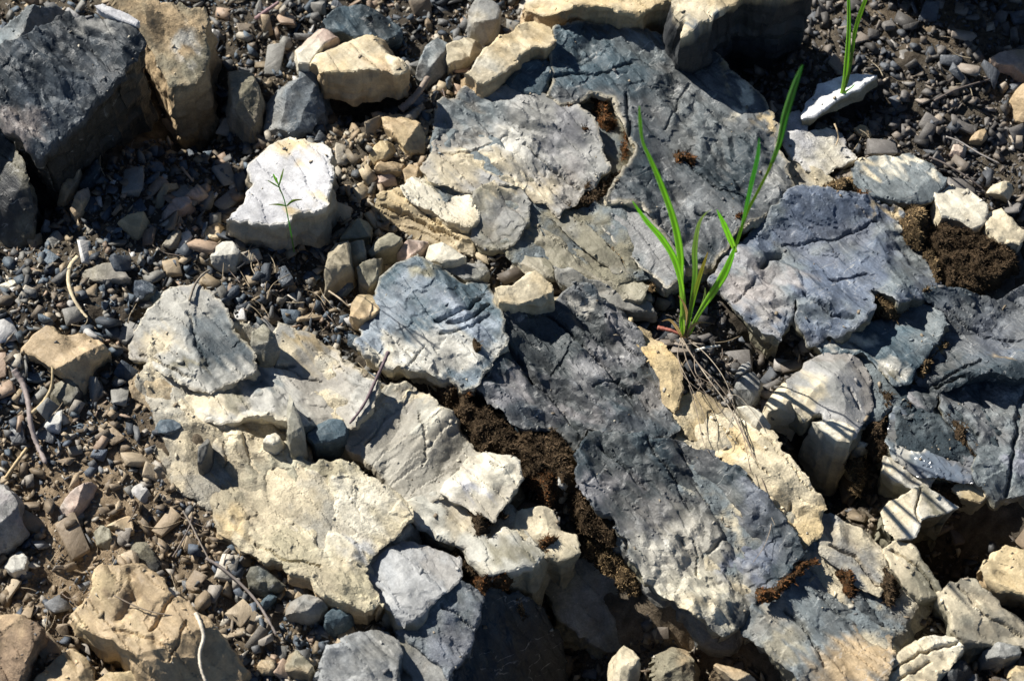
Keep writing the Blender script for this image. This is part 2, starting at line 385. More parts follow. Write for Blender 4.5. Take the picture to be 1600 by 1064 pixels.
    nx1 = np.arange(len(bi)); pv1 = np.arange(len(bi))
    for a_, b_ in be: nx1[m[int(a_)]] = m[int(b_)]; pv1[m[int(b_)]] = m[int(a_)]
    sx, sy, sz = x[bi].copy(), y[bi].copy(), zb.copy(); sn = bn[bi].copy()
    for _ in range(4):
        sx = (sx + sx[nx1] + sx[pv1]) / 3; sy = (sy + sy[nx1] + sy[pv1]) / 3; sn = (sn + sn[nx1] + sn[pv1]) / 3; sz = (sz + sz[nx1] + sz[pv1]) / 3
    sn /= np.linalg.norm(sn, axis=1)[:, None] + 1e-9
    fv = flare + .38 * fbm(sx * 22, sy * 22, s_ + 5, 2) * (1 if size > .03 else .5)
    for r in range(1, rows + 1):
        tt = r / rows; q1 = min(1, depth * tt / .0045); zz = zb * (1 - q1) + sz * q1 - depth * tt
        s1 = np.arctan2(sn[:, 1], sn[:, 0]) * .03 + sx + sy
        bed = (.0022 * fbm(zz * 110 + seam, sx * 18, sy * 18 + s_, 3, .5) + .0020 * fbm(sx * 70, sy * 70, zz * 70, 4, .6) + s1 * 0 + .003 * plin(s1 / .02, zz / .014, seed + 3)) * q1
        o_ = fv * np.minimum(depth * tt, .03) + bed * min(1, size / .05)
        bx_ = x[bi] * (1 - q1) + sx * q1; by_ = y[bi] * (1 - q1) + sy * q1
        VS.append(np.stack([bx_ + sn[:, 0] * o_, by_ + sn[:, 1] * o_, zz], 1))
        k_ = (1 + .18 * fbm(zz * 110 + seam, sx * 40, sy * 40, 4))[:, None]
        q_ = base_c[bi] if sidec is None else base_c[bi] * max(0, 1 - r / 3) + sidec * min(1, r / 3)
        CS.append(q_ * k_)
    nb = len(bi); Vn = np.concatenate(VS); Cn = np.concatenate(CS).clip(.004, .85)
    F_ = [T]
    ia = np.array([m[int(a_)] for a_ in be[:, 0]]); ib = np.array([m[int(b_)] for b_ in be[:, 1]])
    for r in range(rows):
        ta = be[:, 0] if r == 0 else off + (r - 1) * nb + ia; tb = be[:, 1] if r == 0 else off + (r - 1) * nb + ib
        ba, bb = off + r * nb + ia, off + r * nb + ib
        F_.append(np.stack([tb, ta, ba], 1)); F_.append(np.stack([tb, ba, bb], 1))
    # underside
    ctr = len(Vn); Vn = np.concatenate([Vn, [[x.mean(), y.mean(), Vn[-nb:, 2].mean()]]]); Cn = np.concatenate([Cn, Cn[-1:]])
    ra, rb = off + (rows - 1) * nb + ia, off + (rows - 1) * nb + ib
    F_.append(np.stack([rb, ra, np.full(len(ra), ctr)], 1))
    TOPS.append((x, y, z, d, base_c, size))
    FOOT.append(B[::3] if len(B) > 40 else B)
    o = meshobj(name, Vn, np.concatenate(F_).astype(np.int64), mat or ML, Cn, smooth=True, sharp=15, loc=(c0[0], c0[1], h - depth))
    tag(o, label, cat, group)
    return o

# ------------------------------------------------------------------ the outcrop: bedrock slabs parted by cracks
def slab(label, poly, **k): k.setdefault('flare', -.12); k.setdefault('rim', .0009); k.setdefault('grow', 4); k['h'] = .012 + (k['h'] - .012) * .8; return stone('flat_rock', label, 'flat rock', poly, **k)
slab('large dark blue grey slab with yellow right rim, behind the tall grass',
     [(866,45),(905,38),(950,36),(1010,46),(1050,66),(1085,72),(1112,80),(1128,92),(1142,118),(1168,150),(1192,172),(1214,205),(1206,235),(1228,262),(1235,290),(1222,318),(1190,338),(1160,355),(1130,392),(1112,405),(1066,412),(1040,372),(1003,322),(950,308),(985,262),(1000,240),(985,205),(960,152),(925,150),(882,166),(860,150),(868,118),(862,75)],
     grow=6, h=.034, tilt=(-.04,.04), c='slate', c2=(.115,.122,.125), mix=.5, ms=14, mat=MS, terr=(.006,.09,5), edge=('cream',5,.5), side='cream', f1=(.035,.16,.0028),
     blobs=[(940,75,75,'slateb',1.4,0),(1000,60,40,'slatel'),(900,110,40,'slateb'),(1090,190,70,(.115,.13,.135)),(1080,330,60,(.13,.14,.145)),(1166,146,13,'chalk',4,-48),(1198,185,12,'gold',3,-48),(1136,104,11,'gold',3,-60),(1210,280,22,'grey')],
     cracks=[([(905,165),(950,235),(975,260)],.0012,.005),([(1060,240),(1120,300),(1170,310)],.001,.003),([(870,120),(930,118),(990,95)],.001,.003),([(980,150),(985,235)],.0016,.005),([(1075,130),(1040,200)],.001,.002),([(1085,335),(1130,345)],.001,.003)])
slab('pale grey wavy slab with a cream lower band, left of the mossy channel',
     [(690,165),(722,150),(760,152),(800,146),(832,150),(864,160),(900,172),(925,195),(940,238),(950,262),(925,287),(900,302),(872,332),(850,312),(812,290),(770,288),(740,293),(700,283),(672,280),(664,262),(680,227),(676,192)],
     grow=6, h=.032, tilt=(.03,-.03), c=(.33,.325,.305), c2='grey', mix=.35, mat=ML, terr=(.005,.07,5), side='cream', f1=(.03,.18,.002), edge=('cream',4,.4),
     blobs=[(730,262,34,'cream',2.4,-3),(830,285,24,'cream',1.6,-20),(880,215,40,(.20,.20,.205)),(740,180,40,'slatel',1.4),(905,270,25,(.25,.24,.23)),(790,225,25,'pale',2,0)],
     cracks=[([(820,228),(860,262),(905,292)],.0012,.004),([(690,240),(735,238),(790,215)],.001,.002)])
slab('cream slab broken along its lower edge, under the pale grey wavy slab',
     [(628,296),(650,278),(672,284),(700,287),(742,297),(772,291),(770,272),(745,300),(735,318),(742,340),(738,352),(710,345),(690,330),(655,318),(632,308)][:6]+[(765,300),(742,318),(742,345),(735,355),(712,345),(690,332),(655,318),(632,308)],
     grow=6, h=.026, tilt=(.05,-.05), c='cream', c2='chalk', mix=.5, mat=ML, side='cream', terr=(.004,.05,4))
slab('olive grey block with a rounded right end, below the pale grey wavy slab',
     [(742,300),(768,290),(795,280),(815,297),(824,320),(822,345),(808,370),(790,385),(768,384),(748,376),(738,352),(744,330)],
     grow=6, h=.030, tilt=(.03,.10), c='olive', c2='grey', mix=.45, mat=ML, side='olive', blobs=[(775,285,16,'cream',1.8,0)], terr=(.003,.04,4))
slab('flaky cream ledge split into thin layers, below the cream slab on the upper left',
     [(590,310),(620,302),(660,318),(700,334),(735,356),(742,372),(735,392),(700,385),(668,370),(630,352),(600,335)],
     grow=6, h=.020, tilt=(0,.02), c='gold', c2='cream', mix=.6, mat=ML, side='tan', terr=(.009,.035,5), dirn=25, cracks=[([(600,322),(660,345),(720,375)],.001,.004),([(640,318),(690,350)],.001,.003)])
slab('olive brown flat slab just below the dark diagonal cleft',
     [(822,334),(850,344),(868,346),(900,378),(945,413),(985,440),(1008,452),(1000,466),(968,460),(940,452),(900,438),(870,416),(862,432),(825,430),(806,405),(804,372)],
     grow=6, h=.022, tilt=(.04,.02), c='olive', c2=(.28,.255,.195), mix=.5, mat=ML, side='olive', terr=(.003,.06,4), cracks=[([(830,352),(900,400),(950,430)],.001,.002)])
slab('narrow olive fragment wedged above the olive brown flat slab',
     [(835,300),(862,318),(878,336),(920,362),(960,398),(985,432),(970,425),(940,405),(900,372),(868,340),(846,330),(826,318)],
     grow=6, h=.026, tilt=(.02,0), c='olive', c2='grey', mix=.4, mat=ML, side='olive')
slab('grey slab sloping below the long grass blade, left of the grass roots',
     [(934,322),(950,312),(1000,326),(1036,376),(1062,416),(1060,438),(1045,444),(1008,420),(970,382),(942,350)],
     grow=6, h=.027, tilt=(.04,-.02), c=(.22,.22,.215), c2='slatel', mix=.5, mat=MS, edge=('cream',4,.5), terr=(.004,.06,4))
slab('long thin grey sliver leaning on the olive brown slab',
     [(866,417),(885,425),(910,440),(950,448),(985,462),(1012,474),(1026,484),(990,480),(945,470),(905,456),(878,436)],
     grow=6, h=.026, tilt=(0,.25), depth=.012, c=(.24,.235,.21), mat=ML, flare=0)
slab('bright blue grey slab with a cream front edge, left of the dark central slab',
     [(598,442),(625,428),(655,412),(690,428),(722,444),(748,440),(770,465),(780,500),(788,532),(772,558),(752,580),(740,600),(722,600),(702,582),(690,584),(642,574),(605,567),(570,554),(558,541),(566,512),(590,480)],
     grow=6, h=.030, tilt=(.06,-.09), c='slateb', c2=(.21,.245,.28), mix=.55, mat=MS, terr=(.005,.055,4), side='cream', edge=('cream',4,.35), f1=(.04,.12,.0016),
     blobs=[(700,570,26,'pale',3.4,-12),(650,548,26,'pale',2.6,-12),(720,510,34,(.27,.31,.36),1.6,20),(655,432,22,(.23,.22,.16),1.4),(600,548,14,'chalk',2,-10)],
     cracks=[([(680,510),(705,500),(730,490),(750,470)],.0014,.006),([(700,512),(725,510),(750,495),(765,480)],.0014,.006),([(690,530),(730,520),(765,500)],.001,.003),([(640,575),(660,545)],.0008,.002)])
slab('big dark central slab with fine pale scratches, right of the bright blue slab',
     [(786,478),(808,468),(835,466),(858,480),(880,462),(900,447),(922,456),(955,480),(988,518),(1018,560),(1035,590),(1040,625),(1060,662),(1048,682),(1010,676),(960,672),(920,668),(904,690),(882,665),(850,660),(800,655),(765,625),(746,600),(758,572),(786,545)],
     grow=6, h=.036, rb=.35, tilt=(-.05,.04), c='slate', c2=(.075,.086,.097), mix=.4, ms=18, mat=MS, terr=(.008,.06,5), f1=(.026,.24,.0034), side='slate', edge=('grey',4,.35),
     blobs=[(960,545,34,(.21,.215,.225),2.6,-50),(900,470,12,'pale',1.6,30),(790,610,22,(.19,.19,.2),2.4,-40),(900,640,18,(.17,.17,.18),2.5,-15),(1020,610,28,(.19,.185,.18)),(960,490,20,(.2,.2,.21))],
     cracks=[([(858,482),(900,520),(935,560),(990,610)],.0014,.005),([(785,530),(815,560),(835,590)],.002,.007),([(950,490),(985,540),(1030,565)],.0012,.003),([(800,560),(850,600),(880,640),(900,665)],.0014,.004),([(895,530),(860,580)],.001,.002),([(930,600),(970,585)],.001,.003)])
slab('dark rugged slab running down to the lower right, pale grey towards its lower end',
     [(922,672),(965,677),(1012,682),(1050,688),(1070,686),(1102,700),(1150,742),(1200,792),(1243,845),(1260,866),(1232,892),(1205,920),(1180,932),(1152,975),(1130,985),(1062,947),(1010,908),(985,862),(978,832),(966,806),(935,790),(912,760),(902,738),(906,700)],
     grow=6, h=.033, rb=.3, tilt=(-.05,.04), c='slate', c2=(.08,.09,.10), mix=.45, ms=16, mat=MS, terr=(.007,.06,5), f1=(.024,.24,.0034), side='olive', flare=-.3,  # side colour darkened, with an undercut, to stand for the shade below
     blobs=[(1050,880,75,(.34,.325,.28),1.6,-45),(1100,930,60,(.45,.42,.33),1.5,-40),(945,760,24,(.19,.19,.2),1.8,-40),(1020,800,36,(.2,.2,.195),1.6,-40),(1170,880,40,(.10,.12,.16)),(1070,960,18,'cream',3,-32),(1180,800,30,(.14,.155,.18))],
     cracks=[([(1010,685),(1050,740),(1080,790)],.0015,.004),([(940,690),(980,730),(1010,760)],.0014,.004),([(1085,840),(1095,900)],.0008,.003),([(1060,700),(1110,760),(1160,800)],.0013,.004),([(1100,860),(1150,830)],.0012,.004),([(1145,893),(1150,905)],.003,.006)])
slab('ochre yellow edge stone lining the right side of the dark central slab',
     [(986,506),(1010,520),(1040,548),(1060,572),(1064,606),(1050,640),(1042,622),(1036,588),(1018,556),(996,526)],
     grow=6, h=.030, tilt=(.25,.0), c='ochre', c2='gold', mix=.5, mat=MO, side='ochre', hump=.003)
slab('long cream yellow slab beside the dark rugged slab, crossed by dry roots',
     [(1058,628),(1085,618),(1112,626),(1142,642),(1180,668),(1205,692),(1240,740),(1264,770),(1285,800),(1282,832),(1258,852),(1232,825),(1202,786),(1152,736),(1104,694),(1072,680),(1058,660)],
     grow=6, h=.024, tilt=(.04,-.02), c='cream', c2='gold', mix=.4, mat=MO, side='cream', f1=(.035,.14,.0015), blobs=[(1140,720,20,'gold',3,-45),(1150,650,26,'chalk')], cracks=[([(1110,640),(1150,690),(1200,750)],.0008,.003),([(1235,790),(1225,815),(1210,820)],.0014,.004),([(1180,668),(1230,730),(1265,775)],.0008,.002)])
slab('cream and grey slab in line below the long cream yellow slab',
     [(1288,802),(1320,815),(1355,840),(1380,872),(1386,902),(1372,925),(1340,908),(1312,882),(1285,862),(1282,835)],
     grow=6, h=.024, tilt=(0,.02), c='cream', c2='grey', mix=.4, mat=MO, side='olive', blobs=[(1350,890,20,'grey',2,-45)], cracks=[([(1300,850),(1340,870),(1370,915)],.0012,.004)])
slab('small cream layered slab right of the cream and grey slab',
     [(1384,858),(1400,848),(1425,862),(1450,898),(1470,930),(1440,934),(1412,908),(1396,885)],
     grow=6, h=.026, tilt=(0,.05), c='cream', c2='olive', mix=.4, mat=ML, side='olive', terr=(.005,.03,4), cracks=[([(1395,860),(1430,885),(1460,928)],.001,.004)])
slab('dark slab with tan lower end at the bottom right, below the moss filled cleft',
     [(1278,868),(1298,882),(1322,905),(1342,926),(1352,946),(1392,992),(1397,1014),(1382,1052),(1365,1080),(1300,1085),(1250,1056),(1202,1016),(1166,976),(1186,944),(1215,922),(1248,898)],
     grow=6, h=.024, tilt=(.02,-.02), c='slate', c2='slatel', mix=.45, mat=MS, terr=(.006,.05,4), side='olive', f1=(.024,.22,.003),
     blobs=[(1340,1030,45,'tan',1.6,-30),(1205,960,22,(.33,.31,.26),1.6,-45),(1225,1010,26,(.28,.26,.2),1.5,-35),(1370,1000,20,(.25,.22,.16))], cracks=[([(1230,950),(1270,1000),(1290,1040)],.0013,.004),([(1290,930),(1320,960),(1350,960)],.001,.003)])
slab('large blue slab right of the grass with a tan back rim',
     [(1242,302),(1290,303),(1340,316),(1395,322),(1412,334),(1414,368),(1440,390),(1456,402),(1464,430),(1440,452),(1418,462),(1402,478),(1380,458),(1355,456),(1364,488),(1330,520),(1300,520),(1268,532),(1248,495),(1240,470),(1228,500),(1217,532),(1195,520),(1165,487),(1136,456),(1112,430),(1124,405),(1160,380),(1190,350),(1218,325)],
     grow=6, h=.033, tilt=(.05,-.05), c=(.105,.13,.175), c2='slatel', mix=.35, ms=16, mat=MS, terr=(.006,.06,5), side='olive', edge=('grey',4,.4), f1=(.028,.20,.0026),
     blobs=[(1175,440,40,(.27,.25,.24),1.4,0),(1200,490,26,(.25,.24,.23),1.5,-60),(1395,328,12,'gold',3,-10),(1250,450,26,(.24,.23,.23)),(1160,400,20,(.25,.25,.26),2,40),(1410,360,10,'chalk',1.6,80)],
     cracks=[([(1190,415),(1200,405),(1215,400)],.003,.008),([(1255,465),(1300,500),(1330,505)],.0014,.005),([(1225,380),(1300,370),(1370,345)],.001,.003),([(1150,470),(1180,440)],.001,.002),([(1300,440),(1350,430)],.001,.003)])
slab('dark blue wedge slab between moss seams, below the large blue slab',
     [(1342,514),(1380,500),(1426,470),(1468,482),(1476,508),(1462,532),(1438,566),(1418,590),(1396,602),(1376,576),(1352,552),(1318,546),(1284,548),(1276,542),(1310,530)],
     grow=6, h=.030, tilt=(.05,-.04), c='slateb', c2='slatel', mix=.45, mat=MS, terr=(.004,.05,4), side='olive', blobs=[(1300,540,16,'pale',2.4,5),(1350,535,14,'chalk',2,10),(1400,585,14,'pale',1.5),(1385,590,12,'olive')])
slab('broad dark slab at the right border below the mossy hollow',
     [(1428,466),(1500,456),(1562,466),(1600,448),(1650,440),(1650,600),(1600,592),(1560,588),(1510,588),(1500,602),(1470,606),(1452,640),(1425,642),(1408,622),(1398,606),(1420,592),(1440,568),(1466,532),(1480,508),(1470,480)],
     grow=6, h=.034, tilt=(.03,-.03), c='slate', c2=(.11,.125,.14), mix=.45, mat=MS, terr=(.006,.06,5), side='slate', f1=(.028,.2,.003),
     blobs=[(1462,530,7,'ochre',3,50),(1555,550,6,'ochre',3,30),(1430,615,16,(.2,.2,.21)),(1560,520,40,(.09,.11,.14))], cracks=[([(1465,600),(1500,590),(1540,600)],.0016,.006),([(1480,480),(1540,520),(1600,530)],.001,.003),([(1440,600),(1475,590),(1530,565)],.0013,.004)])
slab('pale grey domed slab with a cream left edge, below the dark blue wedge slab',
     [(1236,598),(1262,570),(1298,552),(1332,546),(1352,572),(1362,602),(1360,630),(1342,660),(1326,688),(1296,664),(1282,640),(1258,652),(1240,625)],
     grow=6, h=.031, tilt=(.0,.03), c=(.33,.325,.315), c2='grey', mix=.5, mat=ML, side='olive', depth=.03, hump=.006, blobs=[(1252,625,20,'cream',1.6,-40),(1300,575,26,'grey',1.5)], cracks=[([(1325,610),(1345,640)],.001,.003)])
slab('dark grey slab at the right border seen below the broad dark slab',
     [(1472,612),(1502,606),(1514,592),(1560,594),(1600,598),(1650,606),(1650,790),(1600,772),(1560,768),(1522,752),(1536,712),(1520,690),(1492,660),(1476,634)],
     grow=6, h=.026, tilt=(.02,.0), c=(.12,.125,.13), c2='slatel', mix=.4, mat=MS, terr=(.005,.05,4), side='olive', blobs=[(1590,720,24,(.2,.21,.25))], cracks=[([(1490,640),(1530,680)],.002,.008),([(1600,610),(1585,700),(1575,770)],.0016,.006)])
slab('glossy blue grey slab with curved shell like fractures, near the right border',
     [(1402,642),(1424,648),(1452,644),(1480,678),(1500,708),(1530,720),(1516,746),(1472,742),(1432,736),(1400,712),(1386,692)],
     grow=6, h=.026, tilt=(.02,-.10), c=(.14,.17,.21), c2='slatel', mix=.5, mat=MF, fa=1.4, terr=(.005,.03,4), side='olive', blobs=[(1430,700,14,'pale',2.4,-45),(1410,655,12,(.22,.25,.28))])
slab('chalky white rubble slab behind the grass tip, upper right',
     [(1228,182),(1246,178),(1256,192),(1258,212),(1286,206),(1304,202),(1318,222),(1332,244),(1306,256),(1288,268),(1262,262),(1244,244),(1228,226)],
     grow=6, h=.024, tilt=(.06,-.05), c='white', c2='chalk', mix=.4, mat=MO, side='chalk', blobs=[(1262,246,10,'grey')])
slab('small cream curved slab with a rusty inside, below the chalky white rubble',
     [(1234,246),(1256,262),(1286,272),(1305,286),(1300,300),(1268,298),(1244,290),(1230,268)],
     grow=6, h=.022, tilt=(.0,-.02), c='cream', c2='grey', mix=.5, mat=MO, side='olive')
slab('blue grey slab with chalky broken back edge, above the right mossy hollow',
     [(1334,268),(1350,252),(1382,246),(1420,244),(1450,262),(1476,286),(1462,306),(1438,314),(1402,316),(1352,308),(1336,290)],
     grow=6, h=.028, tilt=(.04,-.02), c='slatel', c2='slatel', mix=.4, mat=MS, side='cream', terr=(.004,.04,4), blobs=[(1430,254,15,'chalk',2.6,-35),(1355,258,14,'cream',1.4),(1385,255,12,'chalk'),(1465,285,12,'chalk')])
slab('cream block with a flat bright top, above the mossy hollow at the right',
     [(1462,302),(1488,292),(1512,300),(1540,322),(1538,344),(1522,352),(1500,340),(1476,336)],
     grow=6, h=.034, tilt=(.05,-.05), c='chalk', c2='cream', mix=.5, mat=ML, side='cream')
slab('cream narrow block leaning beside the bright topped cream block',
     [(1542,334),(1562,330),(1598,366),(1592,378),(1564,374),(1546,358)],
     grow=6, h=.032, tilt=(.05,-.02), c='chalk', c2='cream', mix=.4, mat=ML, side='cream')
# left limb of the outcrop
slab('pale slab with a blue grey right shoulder, leftmost of the outcrop',
     [(208,522),(236,496),(264,476),(260,466),(280,456),(304,454),(342,478),(356,510),(372,530),(400,556),(388,580),(372,590),(346,602),(332,610),(298,592),(256,576),(206,550)],
     grow=7, h=.030, tilt=(.08,-.04), c=(.40,.39,.345), c2=(.33,.33,.32), mix=.45, mat=ML, terr=(.005,.05,4), side='cream', edge=('cream',4,.4), f1=(.03,.22,.002),
     blobs=[(352,548,46,'slate',1.6,-40),(320,515,26,'slatel',1.6,-50),(240,540,20,'cream',1.5),(290,580,14,'olive',2,-20),(300,470,16,(.36,.35,.31))],
     cracks=[([(215,552),(270,575),(300,592)],.001,.003),([(295,495),(310,540),(325,570)],.0013,.003)])
slab('tan crumbly lump at the left foot of the pale shouldered slab',
     [(205,590),(220,580),(262,582),(290,596),(296,606),(276,620),(262,640),(236,632),(212,612)],
     grow=7, h=.022, tilt=(0,.08), c='tan', c2='cream', mix=.5, mat=MO, side='tan', hump=.005)
slab('wide smooth pale grey slab ending in cream, left of the upright pale block',
     [(402,566),(414,550),(432,534),(436,514),(480,522),(522,543),(528,562),(562,586),(588,600),(582,634),(550,662),(500,656),(474,664),(440,656),(392,650),(344,652),(300,658),(272,662),(256,646),(286,624),(330,612),(380,586)],
     grow=7, h=.028, tilt=(.09,-.08), c=(.46,.445,.39), c2=(.29,.285,.26), mix=.4, mat=ML, terr=(.003,.09,3), side='cream', edge=('cream',5,.5), f1=(.05,.09,.001), f2=(.016,.15,.0005),
     blobs=[(500,535,18,'gold',2.6,-35),(310,640,26,'cream',2.6,-6),(405,585,20,'slatel',1.6),(350,620,18,'olive',1.3,40),(470,560,18,'cream',2)],
     cracks=[([(402,566),(430,572),(455,566)],.0014,.005),([(440,568),(475,585),(500,588)],.0008,.002)])
slab('large yellowish slab with a narrow slot, at the lower left of the outcrop',
     [(246,694),(300,666),(330,680),(345,664),(372,662),(402,680),(430,698),(455,706),(490,736),(532,726),(548,732),(590,766),(632,790),(640,812),(626,832),(604,848),(586,862),(570,876),(562,902),(590,935),(600,950),(572,956),(522,932),(482,908),(440,882),(390,856),(346,822),(340,782),(280,762),(258,730)],
     grow=7, h=.030, tilt=(.07,-.03), c='cream', c2=(.40,.36,.25), mix=.5, ms=10, mat=MO, terr=(.007,.08,4), side='tan', f1=(.04,.24,.0035), low=.6,
     blobs=[(560,800,46,'chalk',1.7,-45),(530,760,20,'chalk',2,-40),(300,710,34,(.33,.33,.30),1.6,0),(430,740,34,(.38,.36,.27),1.6,-40),(350,830,26,'gold',1.6,-40),(560,860,24,(.37,.37,.36))],
     cracks=[([(503,768),(506,800),(502,850)],.0025,.012),([(345,672),(352,710),(340,760)],.001,.003),([(300,672),(310,720)],.0015,.006),([(400,850),(450,880),(500,885)],.001,.003),([(380,680),(395,720)],.001,.003)])
slab('olive grey upright block with straight streaks down its face, above the dark brown moss',
     [(546,672),(560,642),(584,622),(604,608),(640,603),(668,618),(700,645),(716,668),(736,690),(746,712),(722,738),(700,764),(666,772),(632,778),(602,742),(572,712),(550,692)],
     grow=7, h=.034, tilt=(.08,-.08), c=(.32,.31,.26), c2=(.43,.42,.36), mix=.5, mat=ML, side='olive', edge=('cream',5,.5), f1=(.045,.12,.002), f2=(.012,.2,.0006), terr=(.0035,.03,5), dirn=-48,
     blobs=[(690,650,22,'chalk',2.4,-48),(650,612,18,'cream',2),(600,640,22,'pale',1.4)],
     cracks=[([(560,712),(600,752),(632,782)],.002,.006),([(600,640),(590,670),(570,690)],.0012,.003),([(655,640),(665,680),(660,720)],.0008,.002)])
slab('bright cream white lump at the foot of the streaked olive block',
     [(736,716),(760,710),(790,712),(804,722),(808,742),(796,764),(778,790),(770,802),(745,792),(720,778),(694,766),(712,742)],
     grow=7, h=.044, tilt=(.16,-.12), c=(.66,.63,.54), c2='chalk', mix=.4, mat=ML, side='olive', hump=.006, blobs=[(735,765,18,'white')], cracks=[([(765,725),(785,735)],.0008,.002)])
slab('pale grey jagged slab under the bright cream white lump',
     [(630,788),(660,776),(690,770),(716,782),(728,800),(744,830),(762,852),(776,838),(790,828),(812,842),(848,868),(832,880),(800,886),(768,884),(730,852),(692,832),(652,812)],
     grow=7, h=.033, tilt=(.06,-.03), c=(.45,.44,.38), c2='cream', mix=.45, mat=ML, side='olive', f1=(.03,.2,.002), blobs=[(800,866,26,'olive',1.6,0)])
slab('pale blue block with crumpled top, below the white end of the yellowish slab',
     [(568,890),(600,868),(622,852),(640,846),(680,860),(712,876),(714,896),(694,922),(662,950),(632,974),(602,942),(574,908)],
     grow=7, h=.034, tilt=(.10,-.04), c=(.25,.265,.28), c2=(.34,.345,.34), mix=.5, mat=ML, side='olive', f1=(.022,.26,.002), terr=(.003,.03,4))
slab('blue grey cracked slab at the bottom centre, sunlit left of the deep shade',
     [(622,984),(650,958),(684,935),(716,906),(740,916),(752,930),(744,965),(735,1000),(716,1030),(700,1060),(692,1034),(650,1006)],
     h=.030, tilt=(.04,.08), c=(.17,.185,.21), c2='slatel', mix=.4, mat=MS, side='slate', terr=(.004,.04,4), cracks=[([(690,942),(715,960),(740,975)],.001,.003)])
slab('slab painted dark as shade, falling away right of the cracked blue grey slab, bottom centre',
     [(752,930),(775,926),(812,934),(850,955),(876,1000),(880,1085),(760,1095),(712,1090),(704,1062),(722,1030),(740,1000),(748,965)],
     h=-.012, tilt=(-.75,.5), c='slate', c2='dark', mix=.4, mat=MS, side='dark', terr=(.004,.04,4))  # shaded part of the same slab: darker colour and steep tilt carry the shade
slab('grey shard like slab at the bottom edge, beside the shaded blue grey slab',
     [(624,992),(644,1000),(668,1010),(698,1046),(712,1080),(660,1090),(642,1050),(626,1024)],
     h=.022, tilt=(.05,.1), c='grey', c2='olive', mix=.4, mat=ML, side='olive')
slab('olive shaded rubble slab under the jagged pale slab, in the dark hollow',
     [(836,884),(872,862),(884,880),(912,872),(950,890),(980,930),(1004,962),(990,1000),(950,1010),(905,985),(860,940)],
     h=-.045, tilt=(.2,.35), c='olive', c2='grey', mix=.4, mat=MO, side='olive')
slab('small cream edged fragment on the brown moss edge, right of the bright lump',
     [(812,800),(838,792),(862,800),(872,830),(896,838),(905,862),(880,872),(850,866),(826,842),(806,822)],
     h=.030, tilt=(.05,.15), c='olive', c2='cream', mix=.45, mat=ML, side='olive')
slab('light angular block over a dark hollow, lower right',
     [(1382,800),(1392,784),(1424,770),(1442,762),(1470,774),(1494,790),(1462,804),(1436,812),(1428,836),(1400,842),(1384,826)],
     h=.034, tilt=(.03,.02), c='pale', c2='cream', mix=.5, mat=ML, side='olive', blobs=[(1460,784,14,'olive')], cracks=[([(1440,764),(1430,790),(1436,812)],.001,.003)])
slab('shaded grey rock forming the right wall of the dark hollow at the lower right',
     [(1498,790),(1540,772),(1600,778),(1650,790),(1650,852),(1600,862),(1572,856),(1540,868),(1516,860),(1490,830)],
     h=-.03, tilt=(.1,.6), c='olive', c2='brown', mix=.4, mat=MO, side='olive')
slab('tan block sticking out of the shade at the right border, near the bottom',
     [(1536,888),(1552,868),(1572,856),(1604,862),(1650,870),(1650,940),(1604,928),(1566,918),(1548,908)],
     h=.034, tilt=(.04,.03), c='gold', c2='cream', mix=.5, mat=ML, side='tan', terr=(.003,.03,4))
slab('olive grey pointed block right of the bottom cleft, under the tan block',
     [(1468,925),(1490,908),(1522,906),(1548,930),(1566,950),(1600,976),(1640,986),(1640,1010),(1580,1000),(1530,1000),(1504,990),(1486,955)],
     h=.034, tilt=(.06,.10), c=(.25,.24,.19), c2='cream', mix=.35, mat=ML, side='olive', cracks=[([(1500,912),(1540,960),(1600,990)],.001,.003)])
slab('cream layered block at the bottom edge right of centre, split by long cracks',
     [(1376,1052),(1396,1030),(1430,1006),(1452,998),(1478,994),(1502,1008),(1490,1030),(1460,1060),(1440,1085),(1372,1085)],
     h=.026, tilt=(0,.06), c='chalk', c2='cream', mix=.5, mat=ML, side='olive', terr=(.004,.03,4), cracks=[([(1390,1050),(1440,1020),(1495,1005)],.001,.004),([(1400,1070),(1450,1035)],.001,.003)])
slab('grey cream slab filling the gap under the glossy fractured slab, right',
     [(1382,714),(1402,718),(1432,740),(1462,748),(1450,758),(1428,760),(1402,748),(1384,734)],
     h=.024, tilt=(0,.06), c='pale', c2='cream', mix=.5, mat=ML, side='olive')
slab('bright tan ledge along the mossy seam at the far right',
     [(1502,752),(1530,756),(1545,768),(1530,782),(1502,776),(1490,762)],
     h=.020, tilt=(0,0), c='gold', c2='pale', mix=.5, mat=ML, side='olive')

BASES = []
def bedrock(label, poly, h=.0125, c2='cream', veil=.5, **k):
    BASES.append(np.array([P(a, b, h)[:2] for a, b in poly]))
    o = stone('bedrock_layer', label, 'bedrock', poly, h=h, mat=MO, terr=(.003,.05,5), fa=k.pop('fa', .5), rim=.002, flare=.25, c2=c2, mix=.4, ms=22, veil=veil, **k); return o
bedrock('low bedrock layer under the pale slabs, left of the pit and the streaked block', [(215,600),(262,480),(350,500),(440,525),(560,575),(600,600),(545,662),(470,668),(478,720),(520,735),(620,790),(640,830),(600,870),(600,925),(480,885),(350,805),(270,750),(255,690)], h=.021, c='cream', c2=(.38,.36,.3), veil=.25, fa=.9)
bedrock('low bedrock layer under the streaked block and the bright cream lump', [(562,655),(640,608),(700,650),(738,710),(705,760),(800,792),(845,858),(790,876),(720,850),(640,800),(572,712)], h=.021, c=(.36,.34,.28), c2='cream', veil=.25, fa=.9)
bedrock('low bedrock layer beneath the slabs at the top, crossed by the diagonal cleft', [(690,170),(860,66),(1000,52),(1116,98),(1195,200),(1220,290),(1120,395),(1060,425),(1000,438),(960,446),(820,422),(760,378),(645,308)], h=.019, c='slatel', c2='olive', veil=.4, fa=.8)
